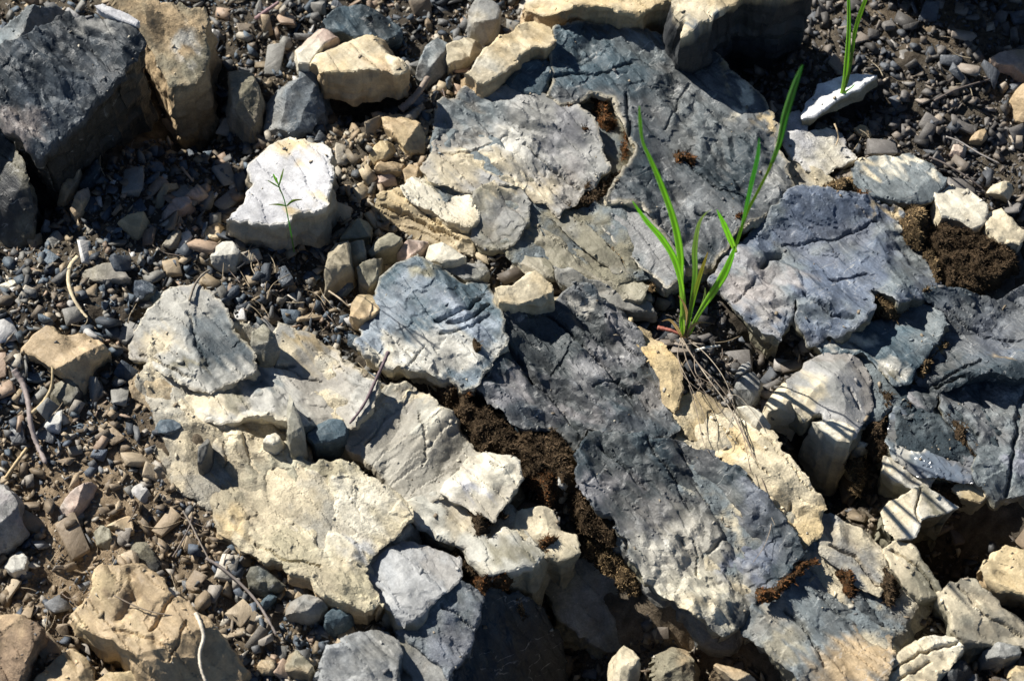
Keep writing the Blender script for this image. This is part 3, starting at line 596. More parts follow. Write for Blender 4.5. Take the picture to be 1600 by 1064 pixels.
bedrock('low bedrock layer beneath the dark central and dark rugged slabs', [(572,540),(600,446),(660,422),(770,452),(900,456),(1000,532),(1052,620),(1100,640),(1180,672),(1275,810),(1375,900),(1450,928),(1380,1036),(1300,1075),(1175,965),(1130,970),(1015,900),(905,740),(900,690),(800,650),(740,600),(640,568)], h=.0165, c='slatel', c2='cream', veil=.4, fa=.6)
bedrock('low bedrock layer beneath the blue slabs at the right border', [(1125,430),(1240,310),(1400,265),(1480,302),(1590,380),(1650,445),(1650,740),(1520,732),(1400,705),(1395,640),(1335,680),(1245,620),(1272,545),(1185,490)], h=.0155, c='slatel', c2='slate', veil=.4, fa=.7)

# ------------------------------------------------------------------ loose rocks and stones one can point at
def rock(label, poly, name='rock', cat='rock', **k):
    k.setdefault('flare', .05); k.setdefault('veil', .12)
    k.setdefault('fa', 1.0); k.setdefault('rim', .0009)
    if name == 'stone': k.setdefault('wedge', 3)
    else: k.setdefault('wedge', 1)
    return stone(name, label, cat, poly, **k)
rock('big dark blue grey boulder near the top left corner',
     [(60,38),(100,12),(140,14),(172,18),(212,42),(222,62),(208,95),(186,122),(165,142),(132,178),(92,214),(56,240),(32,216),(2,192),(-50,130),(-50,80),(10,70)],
     h=.098, wedge=0, tilt=(.05,.22), depth=.105, fa=1.3, c=(.03,.038,.045), c2=(.065,.08,.095), flare=-.2, mix=.4, mat=MS, f1=(.03,.3,.003), terr=(.005,.05,4), side=(.04,.038,.032), blobs=[(35,205,22,(.20,.18,.17),2.2,-40),(150,30,16,'grey',2)])  # side colour darkened to put shade on the boulder's front
rock('grey slab of rock lying behind the dark boulder in the top left corner',
     [(-30,60),(0,40),(42,8),(95,-10),(98,5),(82,32),(56,46),(30,62),(0,80),(-30,100)], h=.06, tilt=(.05,.1), c='grey', c2='slatel', mix=.5, mat=MS)
rock('tan crumbly rock with a pale scar, right of the top left boulder',
     [(168,-10),(210,-12),(252,6),(290,10),(322,18),(325,60),(318,108),(292,130),(264,134),(246,102),(226,62),(216,30),(190,12)],
     h=.062, wedge=0, tilt=(.0,.2), c='tan', c2='olive', mix=.45, mat=MO, f1=(.02,.4,.003), side='tan', blobs=[(285,60,16,'pale',1.3),(240,40,24,'tan')])
rock('thin white sliver of stone lying on the dark boulder at the top left',
     [(148,9),(160,6),(190,17),(219,34),(214,42),(192,32),(165,22)], h=.108, depth=.006, wedge=0, c='white', mat=ML, name='stone_chip', cat='stone')
rock('dark shaded boulder at the left border below the big dark boulder',
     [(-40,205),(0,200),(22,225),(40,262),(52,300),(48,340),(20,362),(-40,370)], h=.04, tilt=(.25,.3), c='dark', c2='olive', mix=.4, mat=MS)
rock('dark square stone standing in the gravel left of top centre',
     [(410,132),(426,127),(464,122),(466,106),(494,106),(498,140),(497,182),(488,202),(452,206),(412,192)], h=.03, tilt=(.02,.3), c=(.12,.14,.155), c2='grey', mix=.35, mat=MS, name='stone', cat='stone')
rock('brown grey upright stone just left of the dark square stone',
     [(352,96),(376,88),(392,104),(402,128),(406,150),(402,176),(393,194),(378,184),(364,164),(358,130)], h=.034, tilt=(.3,.3), c='olive', c2=(.3,.26,.2), mix=.4, mat=MO, name='stone', cat='stone')
rock('sunlit tan yellow rock with a smooth top and a black shadow beneath',
     [(487,76),(502,64),(522,60),(560,55),(590,54),(598,72),(622,88),(637,104),(624,117),(590,110),(560,112),(528,117),(500,117),(490,98)],
     h=.05, tilt=(.12,-.08), depth=.035, c='gold', c2='cream', mix=.5, mat=ML, side='tan', f1=(.03,.18,.002), blobs=[(600,95,20,'tan')])
rock('pale pinkish rock touching the sunlit tan yellow rock at its left',
     [(458,66),(474,54),(492,44),(512,48),(526,58),(508,70),(492,88),(484,100),(466,100)], h=.042, tilt=(.05,-.1), c='chalk', c2='pink', mix=.4, mat=ML)
rock('blue grey flat rock behind the sunlit tan yellow rock',
     [(500,32),(520,16),(552,8),(592,10),(630,28),(628,46),(606,58),(585,56),(550,56),(514,50)], h=.034, tilt=(.02,.1), c='slateb', c2='slate', mix=.4, mat=MS)
rock('long tan plank shaped rock with a rounded upper end, near the top centre',
     [(724,106),(752,82),(780,60),(806,40),(836,31),(858,42),(869,62),(856,72),(832,74),(812,90),(790,106),(764,118),(742,122),(734,112)],
     h=.052, tilt=(.08,-.06), depth=.022, c='gold', c2='cream', mix=.5, mat=ML, side='tan', f1=(.05,.08,.001), f2=(.012,.12,.0004), blobs=[(760,100,16,'chalk',2,40)])
rock('small blue rock lying between the plank shaped rock and the outcrop',
     [(776,126),(792,114),(812,100),(836,92),(862,96),(861,116),(846,148),(818,146),(788,138)], h=.038, tilt=(.0,.05), c='slateb', c2='slate', mix=.4, mat=MS)
rock('cracked grey stone left of the small blue rock at the top centre',
     [(650,114),(664,74),(684,58),(702,74),(699,118),(668,130)], h=.026, tilt=(.0,.1), c='grey', c2='slatel', mix=.5, mat=MS, name='stone', cat='stone')
rock('angular cream stone with a hollow top at the top edge left of centre',
     [(728,54),(732,10),(744,-4),(768,2),(780,10),(778,36),(764,50),(742,58)], h=.036, tilt=(.0,.2), c='cream', c2='grey', mix=.4, mat=ML, name='stone', cat='stone')
rock('olive stone under the lower end of the plank shaped rock',
     [(697,70),(725,56),(762,58),(764,68),(740,84),(722,100),(700,104)], h=.028, tilt=(.0,.1), c='olive', c2='cream', mix=.35, mat=ML, name='stone', cat='stone')
rock('broad cream tan rock cut by the top edge of the photo, centre',
     [(818,-20),(818,2),(836,10),(862,20),(890,20),(920,14),(960,22),(1000,26),(1050,8),(1052,-20)], h=.05, tilt=(.02,.12), c='gold', c2='cream', mix=.5, mat=ML, side='tan')
rock('huge rock with shade-darkened front, tan top and blue ridge, cut by the top edge',
     [(1058,-25),(1062,0),(1070,14),(1066,42),(1090,30),(1112,28),(1124,14),(1150,6),(1160,-10),(1270,-20),(1270,-40),(1058,-40)], h=.095, tilt=(.02,.1), depth=.12, c='gold', c2='cream', mix=.5, mat=ML, side='dark', flare=.02, blobs=[(1080,30,16,'slatel'),(1110,26,10,'slateb')])  # dark side colour paints shade onto the front face
rock('flat dazzling white stone beside the second grass shoot, upper right',
     [(1252,186),(1256,166),(1272,146),(1278,132),(1300,124),(1338,116),(1370,118),(1350,134),(1322,150),(1296,166),(1272,182)],
     h=.036, wedge=0, fa=.3, tilt=(.22,-.12), depth=.012, c=(.7,.7,.7), mat=ML, side='olive', f1=(.03,.12,.001))
rock('large white topped rock on the gravel with a seedling in front, left of centre',
     [(354,346),(372,332),(386,312),(394,292),(388,258),(404,240),(432,222),(452,217),(498,226),(516,236),(520,262),(518,300),(512,322),(500,330),(478,334),(462,340),(448,352),(430,350),(400,348)],
     h=.050, wedge=0, tilt=(.26,.04), depth=.05, c='white', c2=(.36,.36,.38), mix=.3, mat=ML, side=(.30,.265,.20), f1=(.035,.12,.0012), f2=(.01,.1,.0003), edge=('chalk',4,.5), flare=-.05, fa=.8, blobs=[(470,232,22,'gold',2.4,0),(510,310,16,'cream',1,0),(470,330,14,'gold',1.4)])
rock('tan jointed stone with a split corner, right of the brown stick, upper centre left',
     [(595,178),(610,169),(640,172),(655,188),(664,206),(662,226),(640,234),(628,226),(612,206),(598,194)], h=.03, tilt=(.05,.08), c='gold', c2='tan', mix=.5, mat=ML, name='stone', cat='stone')
for lab, poly, hh, cc_ in [
    ('small tan block, upper left of the cluster of broken tan blocks', [(548,236),(562,226),(577,232),(574,246),(556,250)], .018, 'gold'),
    ('tan cube, highest of the cluster of broken tan blocks', [(575,240),(592,218),(614,216),(622,226),(600,246),(584,250)], .026, 'gold'),
    ('tan block with a cracked flat top, centre of the cluster of broken tan blocks', [(584,262),(592,252),(632,250),(626,266),(598,268)], .024, 'tan'),
    ('tan block at the front of the cluster of broken tan blocks', [(582,280),(594,264),(618,274),(622,286),(602,288)], .018, 'pink'),
    ('tan shaded block at the right of the cluster of broken tan blocks', [(628,266),(640,254),(662,262),(656,280),(634,288)], .02, 'tan')]:
    rock(lab, poly, name='stone', cat='stone', h=hh, tilt=(0, .1), c=cc_, mat=ML)
S_ = [
 # label, poly, h, tilt, colour, colour2, material
 ('tan domed flat stone with a scalloped back edge, at the left border', [(32,543),(52,524),(72,510),(84,514),(94,526),(112,526),(132,520),(152,532),(170,546),(152,560),(136,574),(122,590),(98,582),(66,566)], .032, (.03,.03), 'tan', 'gold', ML),
 ('large yellowish tan rock at the bottom left, with a dry white stalk across it', [(110,958),(130,936),(148,912),(150,894),(166,882),(196,882),(232,890),(256,902),(268,924),(300,946),(342,982),(380,1032),(366,1052),(352,1085),(290,1085),(262,1062),(216,1032),(170,1000),(128,978)], .045, (.05,-.02), 'tan', 'gold', ML, dict(fa=.7, terr=(.0035,.06,3), cracks=[([(205,900),(212,930),(190,962)],.004,.005),([(282,925),(252,962),(236,985)],.0013,.004),([(292,972),(276,1000),(262,1028)],.001,.003),([(180,980),(240,1000),(300,1040)],.001,.002)], blobs=[(208,928,20,(.27,.20,.12),1.5,-60)])),
 ('brown shaded rock in the bottom left corner', [(-40,950),(0,946),(30,955),(62,980),(55,1010),(34,1050),(20,1085),(-40,1085)], .036, (.1,.15), (.25,.18,.12), 'tan', MO),
 ('tan flat rock cut by the bottom edge, below the large yellowish tan rock', [(50,1062),(84,1030),(108,1010),(136,1026),(148,1060),(146,1085),(44,1085)], .022, (0,0), 'tan', 'gold', ML),
 ('low tan rock sliver on the bottom edge between the two tan rocks', [(150,1064),(170,1048),(210,1052),(262,1070),(280,1090),(150,1090)], .018, (0,0), 'gold', 'tan', ML),
 ('purple grey rounded stone cut by the left border', [(-30,735),(0,742),(10,760),(26,785),(28,815),(14,838),(0,850),(-30,860)], .035, (.05,.05), (.20,.17,.19), 'grey', MS),
 ('grey pink wedge of stone lying on the bare soil, lower left', [(89,790),(100,774),(124,758),(142,748),(150,752),(140,772),(112,800),(98,812)], .022, (.03,-.02), (.36,.32,.28), 'pink', ML),
 ('cream triangular stone on the soil above the large yellowish tan rock', [(164,818),(178,800),(192,794),(206,808),(210,828),(200,834),(184,824)], .018, (0,0), 'cream', 'tan', ML),
 ('dark hollow fronted stone touching the top of the large yellowish tan rock', [(200,852),(210,840),(226,842),(240,862),(250,880),(246,892),(216,888),(202,872)], .018, (.05,.3), 'dark', 'olive', MO),
 ('olive tan stone with a dark shadow, left of the dark hollow fronted stone', [(145,830),(156,818),(172,826),(176,842),(170,856),(150,850)], .018, (.05,.1), 'tan', 'olive', ML),
 ('smooth lilac grey chip above the cream triangular stone', [(202,766),(210,756),(220,752),(236,770),(232,782),(222,784)], .016, (0,0), (.33,.32,.36), 'pale', ML),
 ('tan stone with a pale top, lying on brown gravel below the left boulder', [(182,346),(198,334),(224,330),(232,340),(226,360),(208,368),(196,360)], .022, (.03,0), 'gold', 'tan', ML),
 ('pinkish elongated stone on the left gravel near the dark boulder shade', [(108,322),(120,300),(136,290),(140,302),(126,326),(116,338)], .022, (0,.1), 'pink', 'tan', ML),
 ('tan elongated stone end resting at the edge of the left boulder shade', [(84,304),(98,284),(114,264),(126,262),(120,282),(100,308)], .02, (.05,.1), 'tan', 'pink', ML),
 ('dark flat flake standing by the edge of the left boulder shade', [(118,290),(130,262),(148,240),(156,258),(154,284),(138,294)], .02, (.2,.4), 'dark', 'slate', MS),
 ('long pinkish grey stone left of the white topped rock', [(240,330),(252,318),(272,308),(294,306),(299,314),(288,322),(266,334),(248,340)], .022, (.02,.05), (.32,.29,.26), 'pink', ML),
 ('tan triangular stone with an upright point, left of the white topped rock', [(288,306),(300,296),(308,284),(322,294),(328,302),(308,308)], .02, (0,.1), 'tan', 'pink', ML),
 ('olive tan angled stone pair below the reddish gravel, left', [(238,322),(248,300),(256,286),(276,280),(278,288),(262,298),(254,318)], .02, (0,.1), 'tan', 'olive', ML),
 ('cream flat stone half hidden under the white topped rock', [(312,368),(324,354),(340,348),(360,352),(356,366),(336,374)], .016, (0,.0), 'cream', 'tan', ML),
 ('cream rounded block in the gravel just below left of the white topped rock', [(328,398),(332,382),(346,372),(364,376),(374,390),(366,412),(344,416),(330,408)], .024, (0,.02), 'cream', 'pale', ML),
 ('white small chip in the middle of the left gravel', [(276,386),(284,374),(280,362),(294,358),(304,368),(302,380),(310,388),(292,390)], .016, (.05,0), 'white', 'pale', ML),
 ('olive rectangular stone above the white small chip', [(252,384),(264,364),(276,352),(282,358),(276,384),(266,388)], .02, (0,.1), (.3,.27,.21), 'olive', ML),
 ('pale pinkish sliver at the left border of the gravel', [(-10,448),(8,440),(28,428),(36,426),(32,438),(14,452),(-8,454)], .02, (.03,.02), 'chalk', 'pink', ML),
 ('brown flat plank of stone beside the curved pale straw', [(112,428),(124,414),(186,410),(188,420),(206,436),(160,438),(118,434)], .026, (0,.1), (.24,.22,.185), 'olive', ML),
 ('dark blue angular stone, largest of the blue stones in the left gravel', [(198,448),(212,438),(232,434),(245,444),(240,458),(222,464),(204,462)], .024, (0,.1), (.08,.10,.125), 'slate', MS),
 ('blue grey stone touching the right of the dark blue angular stone', [(226,460),(242,450),(256,460),(254,470),(236,472)], .02, (0,.1), 'slateb', 'slate', MS),
 ('dark slate stone below the curved pale straw', [(134,462),(142,456),(164,464),(166,490),(156,502),(140,496),(134,480)], .02, (.1,.2), 'slate', 'dark', MS),
 ('tan rounded stone leaning on the upper left of the bright blue grey slab', [(547,468),(560,453),(588,452),(600,466),(602,480),(586,494),(562,500),(548,492)], .03, (0,.03), 'tan', 'gold', ML),
 ('upright cream sided stone, left end of the row of olive blocks', [(502,448),(504,420),(514,386),(524,374),(545,376),(548,414),(530,424),(516,434)], .034, (.05,.25), (.30,.26,.18), 'cream', ML),
 ('olive shaded block in the row of blocks below the white topped rock', [(546,378),(568,374),(572,398),(574,410),(550,416)], .03, (.1,.35), 'olive', 'grey', ML),
 ('olive roof shaped stone, highest in the row of olive blocks', [(572,386),(590,368),(606,360),(630,372),(620,382),(600,388),(580,392)], .034, (0,.1), (.3,.28,.2), 'olive', ML),
 ('olive five sided stone in front of the row of olive blocks', [(556,418),(572,408),(598,398),(598,418),(590,436),(574,450),(560,438)], .026, (.05,.25), 'olive', (.28,.26,.2), ML),
 ('pale pointed stone pointing down left, right of the row of olive blocks', [(620,388),(640,370),(668,368),(662,382),(646,396),(634,408),(620,394)], .030, (.03,.05), 'pale', 'pink', ML),
 ('cream white angular stone above the bright blue grey slab', [(664,392),(670,376),(690,372),(708,384),(728,400),(716,406),(690,408),(668,402)], .034, (.03,-.02), 'chalk', 'cream', ML),
 ('olive weathered lump between the bright blue slab and the cream white angular stone', [(640,420),(672,404),(700,408),(730,402),(758,400),(762,424),(750,436),(726,436),(700,422),(670,414)], .026, (0,.05), 'olive', 'grey', MO),
 ('small square olive topped stone under the white topped rock', [(532,352),(540,338),(576,338),(584,352),(578,370),(552,372),(532,372)], .026, (0,.15), (.32,.3,.2), 'olive', ML),
 ('tan wedge stone perched at the head of the dark central slab', [(773,448),(800,444),(820,430),(836,426),(852,436),(864,446),(865,464),(846,472),(820,472),(780,470)], .046, (0,.02), 'gold', 'cream', ML),
 ('rounded grey stone on the wide smooth pale slab', [(390,534),(394,516),(412,506),(430,520),(434,538),(424,556),(406,560),(396,548)], .042, (.05,.15), 'grey', 'olive', MS),
 ('dark blue stone in the pit between the streaked block and the yellowish slab', [(478,664),(490,656),(512,652),(536,656),(545,668),(540,682),(520,690),(492,690),(480,678)], .034, (0,.05), 'slateb', 'slate', MS),
 ('thin upright grey flake standing at the edge of the pit', [(446,640),(450,608),(458,620),(466,645),(474,672),(478,696),(466,712),(452,700),(448,672)], .045, (.2,.3), (.3,.29,.24), 'olive', ML),
 ('dark leaf shaped flake lying on the upper left of the yellowish slab', [(308,722),(310,692),(322,676),(327,684),(324,706),(314,726)], .036, (.0,.3), (.12,.12,.11), 'dark', ML),
 ('blue pointed stone by the left edge of the outcrop', [(234,662),(238,648),(256,646),(284,660),(284,668),(262,678),(246,674)], .022, (0,.05), (.10,.13,.155), 'slateb', MS),
 ('white bluish chip on the left gravel above the grey twig', [(56,652),(74,646),(96,640),(98,656),(92,670),(72,668)], .02, (.05,-.02), (.6,.63,.66), 'pale', ML),
 ('dark upright notched stone beside the tan curved stalk', [(64,612),(80,596),(110,588),(118,600),(124,612),(112,632),(80,636)], .02, (.1,.2), 'olive', 'dark', ML),
 ('grey angular stone in the gravel at the lower left edge of the yellowish slab', [(2,878),(14,860),(30,854),(42,870),(38,888),(18,894)], .022, (0,.0), 'pale', 'grey', ML),
 ('large grey rock with a dark dent, bottom edge left of centre', [(504,1024),(512,1010),(532,1004),(538,986),(556,974),(578,966),(606,972),(620,988),(626,1008),(622,1050),(610,1090),(520,1090),(506,1060)], .044, (.02,.06), (.27,.28,.28), 'grey', MS),
 ('tan grey squared stone above the large grey rock at the bottom edge', [(443,944),(452,932),(474,926),(502,934),(512,944),(500,956),(470,958),(446,956)], .03, (0,.05), (.33,.29,.23), 'grey', ML),
 ('dark wet looking stone between the gravel and the foot of the yellowish slab', [(384,898),(392,886),(404,884),(430,898),(446,912),(434,920),(408,920),(388,912)], .024, (.05,.15), 'slate', 'olive', MS),
 ('blue grey shard in the lower left gravel heap', [(400,944),(412,932),(424,922),(432,930),(420,944),(408,950)], .02, (0,.1), 'slateb', 'slate', MS),
 ('dark blue stone right of the tan grey squared stone', [(508,960),(520,946),(540,942),(548,954),(540,972),(520,980),(508,972)], .03, (0,.2), 'slate', 'slateb', MS),
 ('tan and grey block in the heap right of the large yellowish tan rock', [(436,1030),(448,1016),(462,1010),(474,1024),(490,1040),(482,1052),(462,1048),(444,1042)], .024, (.05,.1), 'olive', 'tan', ML),
 ('tan round pebble sized stone right of the large yellowish tan rock', [(400,1040),(408,1028),(424,1030),(430,1040),(420,1050),(406,1050)], .018, (0,.0), 'tan', 'olive', ML),
 ('cream pointed stone standing in the dark bottom hollow, right of centre', [(962,1036),(966,1012),(976,996),(990,1006),(1002,1024),(996,1036),(984,1046),(978,1085),(956,1085)], .02, (.05,.15), 'cream', 'olive', ML),
 ('long cream layered splinter on the bottom edge, right of centre', [(1114,1034),(1120,1028),(1150,1040),(1180,1056),(1196,1076),(1170,1074),(1140,1058)], .012, (0,.0), 'cream', 'tan', ML),
 ('tan sunlit soil crusted rock at the bottom edge in the hollow', [(1024,1010),(1052,996),(1078,1006),(1088,1030),(1084,1070),(1050,1085),(1026,1050)], -.012, (0,0), 'tan', 'olive', MO),
 ('cream chunk on the soil between the long cream slab and the domed slab', [(1198,628),(1210,608),(1226,592),(1246,602),(1250,628),(1246,642),(1222,640),(1204,638)], .026, (.03,.02), 'cream', 'chalk', ML),
 ('cream white stone tucked under the front of the domed slab', [(1271,652),(1284,644),(1302,644),(1322,658),(1336,672),(1328,690),(1308,686),(1288,674)], .034, (.05,-.05), 'chalk', 'cream', ML),
 ('small cream chip next to the cream white stone under the domed slab', [(1334,690),(1346,684),(1362,690),(1352,698),(1340,698)], .012, (0,0), 'cream', 'chalk', ML),
 ('black stone with a blue edge in front of the layered cream block', [(1452,1050),(1468,1028),(1490,1018),(1512,1026),(1530,1044),(1516,1085),(1456,1085)], .022, (.1,.25), 'slate', 'dark', MS),
 ('grey blue stone near the bottom right corner', [(1540,1008),(1560,1000),(1596,1004),(1596,1020),(1570,1028),(1546,1022)], .028, (.05,.0), 'slatel', 'grey', MS),
 ('cream stone in the bottom right corner', [(1578,1052),(1590,1034),(1610,1030),(1640,1040),(1640,1085),(1586,1085)], .03, (0,.05), 'cream', 'gold', ML),
 ('tan flat stone at the right border of the upper gravel', [(1548,92),(1570,78),(1600,76),(1640,84),(1640,116),(1600,112),(1582,100),(1560,100)], .03, (.05,0), 'tan', 'pink', ML),
 ('brown grey flat stone in the dark gravel, largest near the top right', [(1392,92),(1398,78),(1420,76),(1446,84),(1446,96),(1432,106),(1408,104)], .02, (0,.05), (.2,.18,.16), 'grey', ML),
 ('pale pink chip in the gravel at the right, between two thin twigs', [(1484,240),(1490,226),(1504,220),(1512,226),(1508,242),(1496,244)], .016, (.05,0), 'chalk', 'pink', ML),
 ('tan four sided stone right of the flat white stone', [(1334,200),(1344,194),(1362,194),(1364,206),(1356,214),(1342,208)], .018, (0,.1), 'gold', 'tan', ML),
 ('tan two faced stone in the right gravel, above the chalky white rubble', [(1516,216),(1524,202),(1540,200),(1545,212),(1536,220)], .018, (0,.1), 'tan', 'gold', ML),
 ('cream pointed chip near the right border above the cream blocks', [(1542,298),(1552,286),(1578,282),(1588,290),(1580,306),(1560,302)], .022, (.03,0), 'cream', 'pink', ML),
 ('brown upright stone at the right border in the gravel', [(1576,168),(1586,140),(1600,128),(1640,140),(1640,180),(1600,184)], .03, (.05,.2), 'tan', 'olive', ML),
 ('smooth grey flake on the soil among the dry roots', [(1148,580),(1156,568),(1170,562),(1174,572),(1164,582),(1152,584)], .022, (.03,0), (.28,.28,.28), 'grey', ML),
 ('dark notched stone in the soil beside the dry roots', [(1148,612),(1158,584),(1178,578),(1190,592),(1186,616),(1172,632),(1154,628)], .018, (.1,.25), 'dark', 'grey', MS),
 ('cream flat stone with a root across, above the long cream yellow slab', [(1150,634),(1170,632),(1190,640),(1206,658),(1196,676),(1176,660)], .03, (0,0), 'chalk', 'cream', ML),
 ('pointed pale blue chip set upright in the brown moss', [(868,736),(872,728),(880,738),(892,750),(882,762),(872,758)], .024, (.0,.1), 'slatel', 'pale', ML),
 ('cream jagged pebble at the top of the pit left of the streaked block', [(410,690),(416,676),(428,664),(436,676),(440,688),(428,696)], .036, (0,.05), 'chalk', 'cream', ML),
 ('small pink grey stone in the shade left of the dark square stone', [(250,134),(262,126),(276,134),(272,144),(256,146)], .014, (0,.0), 'pink', 'tan', ML),
 ('cream slab fragment standing at the right of the large slotted yellowish slab', [(424,834),(436,822),(446,838),(436,856),(424,852)], .018, (.1,.1), 'tan', 'cream', ML),
 ('grey tan stone under the pale blue block, by the large grey rock', [(596,966),(604,952),(620,944),(632,958),(620,972),(604,974)], .02, (0,.1), 'grey', 'olive', ML),
]
for lab, poly, hh, tl, c_, c2_, mt, *ex in S_:
    big_ = max(p[0] for p in poly) - min(p[0] for p in poly) > 90
    rock(lab, poly, name='rock' if big_ else 'stone', cat='rock' if big_ else 'stone', h=hh, tilt=tl, c=c_, c2=c2_, mix=.4, mat=mt, **(ex[0] if ex else {}))

rock('unseen rock added beyond the top edge near the right corner to shade the gravel', [(1390,-190),(1420,-260),(1520,-280),(1610,-250),(1620,-205),(1560,-190),(1480,-180)], h=.17, tilt=(0,.1), c='olive', c2='grey', mat=ML)  # added out of view only to cast shade into the corner
rock('unseen rock added beyond the left edge to shade the boulders in the upper left', [(-190,120),(-170,70),(-110,60),(-75,90),(-78,160),(-110,200),(-170,190)], h=.085, tilt=(0,.1), c='olive', c2='grey', mat=ML)  # unseen blocker, added to throw shade on the left boulders

# ------------------------------------------------------------------ moss
def infoot(x, y, grow=None):
    m = np.zeros(x.shape, bool)
    for B in FOOT:
        lo_, hi_ = B.min(0), B.max(0)
        s_ = (x > lo_[0]) & (x < hi_[0]) & (y > lo_[1]) & (y < hi_[1]) & ~m
        if s_.any(): m[s_] |= inpoly(x[s_], y[s_], B)
    return m
def moss(label, poly, h=.02, mound=.006, c1=(.13, .085, .045), c2=(.05, .035, .02), dens=1.0, green=0, ln=.0034):
    seed = int(sum(p[0] + p[1] * 3 for p in poly)) % 991; rg = np.random.default_rng(seed)
    q0 = np.mean([P(a, b, h)[:2] for a, b in poly], 0)
    if any(inpoly(q0[:1], q0[1:], Bq)[0] for Bq in BASES): h = max(h, .0245)
    h -= .001; mound *= .55; c1 = tuple(v * .62 for v in c1)
    Q = np.array([P(a, b, h)[:2] for a, b in poly])
    A = sum(Q[i][0] * Q[(i + 1) % len(Q)][1] - Q[(i + 1) % len(Q)][0] * Q[i][1] for i in range(len(Q))) / 2
    if A < 0: Q = Q[::-1]
    B = []
    for i in range(len(Q)):
        a, b = Q[i], Q[(i + 1) % len(Q)]; n = max(1, int(np.linalg.norm(b - a) / .0015))
        for k in range(n): B.append(a + (b - a) * k / n)
    B = np.array(B); nr = np.roll(B, -1, 0) - np.roll(B, 1, 0); nr = np.stack([nr[:, 1], -nr[:, 0]], 1); nr /= np.linalg.norm(nr, axis=1)[:, None] + 1e-9
    B = B + nr * (.0045 * fbm(B[:, 0] * 90, B[:, 1] * 90, seed, 4, .65))[:, None]
    x0, y0 = B.min(0); x1, y1 = B.max(0); sp = .0013
    xs, ys = np.meshgrid(np.arange(x0, x1, sp), np.arange(y0, y1, sp)); I = np.stack([xs.ravel(), ys.ravel()], 1) + rg.normal(size=(xs.size, 2)) * sp * .2
    I = I[inpoly(I[:, 0], I[:, 1], B)]; I = I[dpoly(I[:, 0], I[:, 1], B) > sp * .5]
    ov, oe, of, *_ = geometry.delaunay_2d_cdt([Vector(p) for p in B] + [Vector(p) for p in I], [], [list(range(len(B)))], 1, 1e-7)
    V2 = np.array([v[:] for v in ov]); T = np.array([f[:] for f in of if len(f) == 3], int)
    size = math.sqrt(abs(A))
    def hz(x, y):
        d = dpoly(x, y, B[::2]); e = sstep(d / min(.007, size * .35))
        return h - .007 + (.007 + mound) * e + .0065 * fbm(x * 85, y * 85, seed, 4, .6) * e
    z = hz(V2[:, 0], V2[:, 1]); n0 = len(V2)
    V = [np.stack([V2[:, 0], V2[:, 1], z], 1)]
    tn = sstep(fbm(V2[:, 0] * 160, V2[:, 1] * 160, seed, 3) + .3)[:, None]
    Cc = [np.array(c2) * (1 - tn) + np.array(c1) * .7 * tn]; FF = [T]
    # leaves
    n = int(abs(A) / (.00075 ** 2) * dens)
    xx = rg.uniform(x0, x1, n * 3); yy = rg.uniform(y0, y1, n * 3); k = inpoly(xx, yy, B); xx, yy = xx[k][:n], yy[k][:n]; n = len(xx)
    if n:
        zz = hz(xx, yy) - .0004
        a = rg.uniform(0, 6.283, n); tl = rg.uniform(.1, 1.1, n); L = rg.uniform(.4, 1.25, n) * ln * (1 + .5 * fbm(xx * 200, yy * 200, seed, 2))
        dr = np.stack([np.cos(a) * np.sin(tl), np.sin(a) * np.sin(tl), np.cos(tl)], 1)
        sd = np.stack([-np.sin(a), np.cos(a), 0 * a], 1) * rg.uniform(.0002, .00045, n)[:, None]
        p = np.stack([xx, yy, zz], 1); mid_ = p + dr * L[:, None] * .5; tip = p + dr * L[:, None] + np.stack([np.cos(a), np.sin(a), -.6 + 0 * a], 1) * L[:, None] * .25
        V4 = np.stack([p, mid_ - sd, mid_ + sd, tip], 1).reshape(-1, 3); V.append(V4)
        b_ = n0 + np.arange(n) * 4
        FF.append(np.stack([b_, b_ + 1, b_ + 2], 1)); FF.append(np.stack([b_ + 1, b_ + 3, b_ + 2], 1))
        t = rg.uniform(0, 1, n)[:, None] ** 1.5; patch = sstep(fbm(xx * 45, yy * 45, seed + 3, 3) + .4)[:, None]
        cl = np.array(c2) * (1 - t) + np.array(c1) * 2.2 * t; cl = cl * (.5 + .8 * patch)
        cl = np.where(rg.uniform(size=(n, 1)) < green, np.array((.12, .13, .035)), cl)
        Cc.append(np.repeat(cl, 4, 0))
    q = Q.mean(0)
    o = meshobj('moss_patch', np.concatenate(V), np.concatenate(FF).astype(np.int64), MM, np.concatenate(Cc).clip(.003, .8), loc=(q[0], q[1], h - .007))
    tag(o, label, 'moss'); return o
RB = (.20, .085, .03); DB = (.11, .075, .045); TB = (.30, .21, .11)
moss('widest dark brown moss cushion in the middle, under the dark central slab', [(724,600),(742,610),(752,626),(768,642),(800,660),(838,668),(866,668),(892,690),(902,706),(902,742),(908,756),(880,768),(850,768),(812,742),(806,722),(790,714),(760,706),(748,708),(738,688),(718,664),(704,640),(712,616)], h=.020, mound=.009, c1=DB)
moss('dark brown moss strip running down right from the widest moss cushion', [(880,766),(912,758),(930,790),(962,808),(974,832),(980,862),(968,850),(940,842),(910,820),(890,796)], h=.014, mound=.006, c1=DB)
moss('reddish brown moss stem rising from the widest moss cushion between two blue slabs', [(740,560),(750,560),(760,574),(752,590),(740,606),(730,618),(722,612),(738,592),(746,580)], h=.036, mound=.004, c1=RB)
moss('small brown moss knob at the top of the reddish moss stem', [(736,538),(742,532),(748,538),(748,548),(742,554),(736,548)], h=.040, mound=.004, c1=DB)
moss('brown moss pad filling a pit left of the streaked olive block', [(556,690),(566,700),(580,722),(600,748),(618,776),(608,786),(592,772),(570,760),(556,744),(552,716)], h=.004, mound=.006, c1=DB)
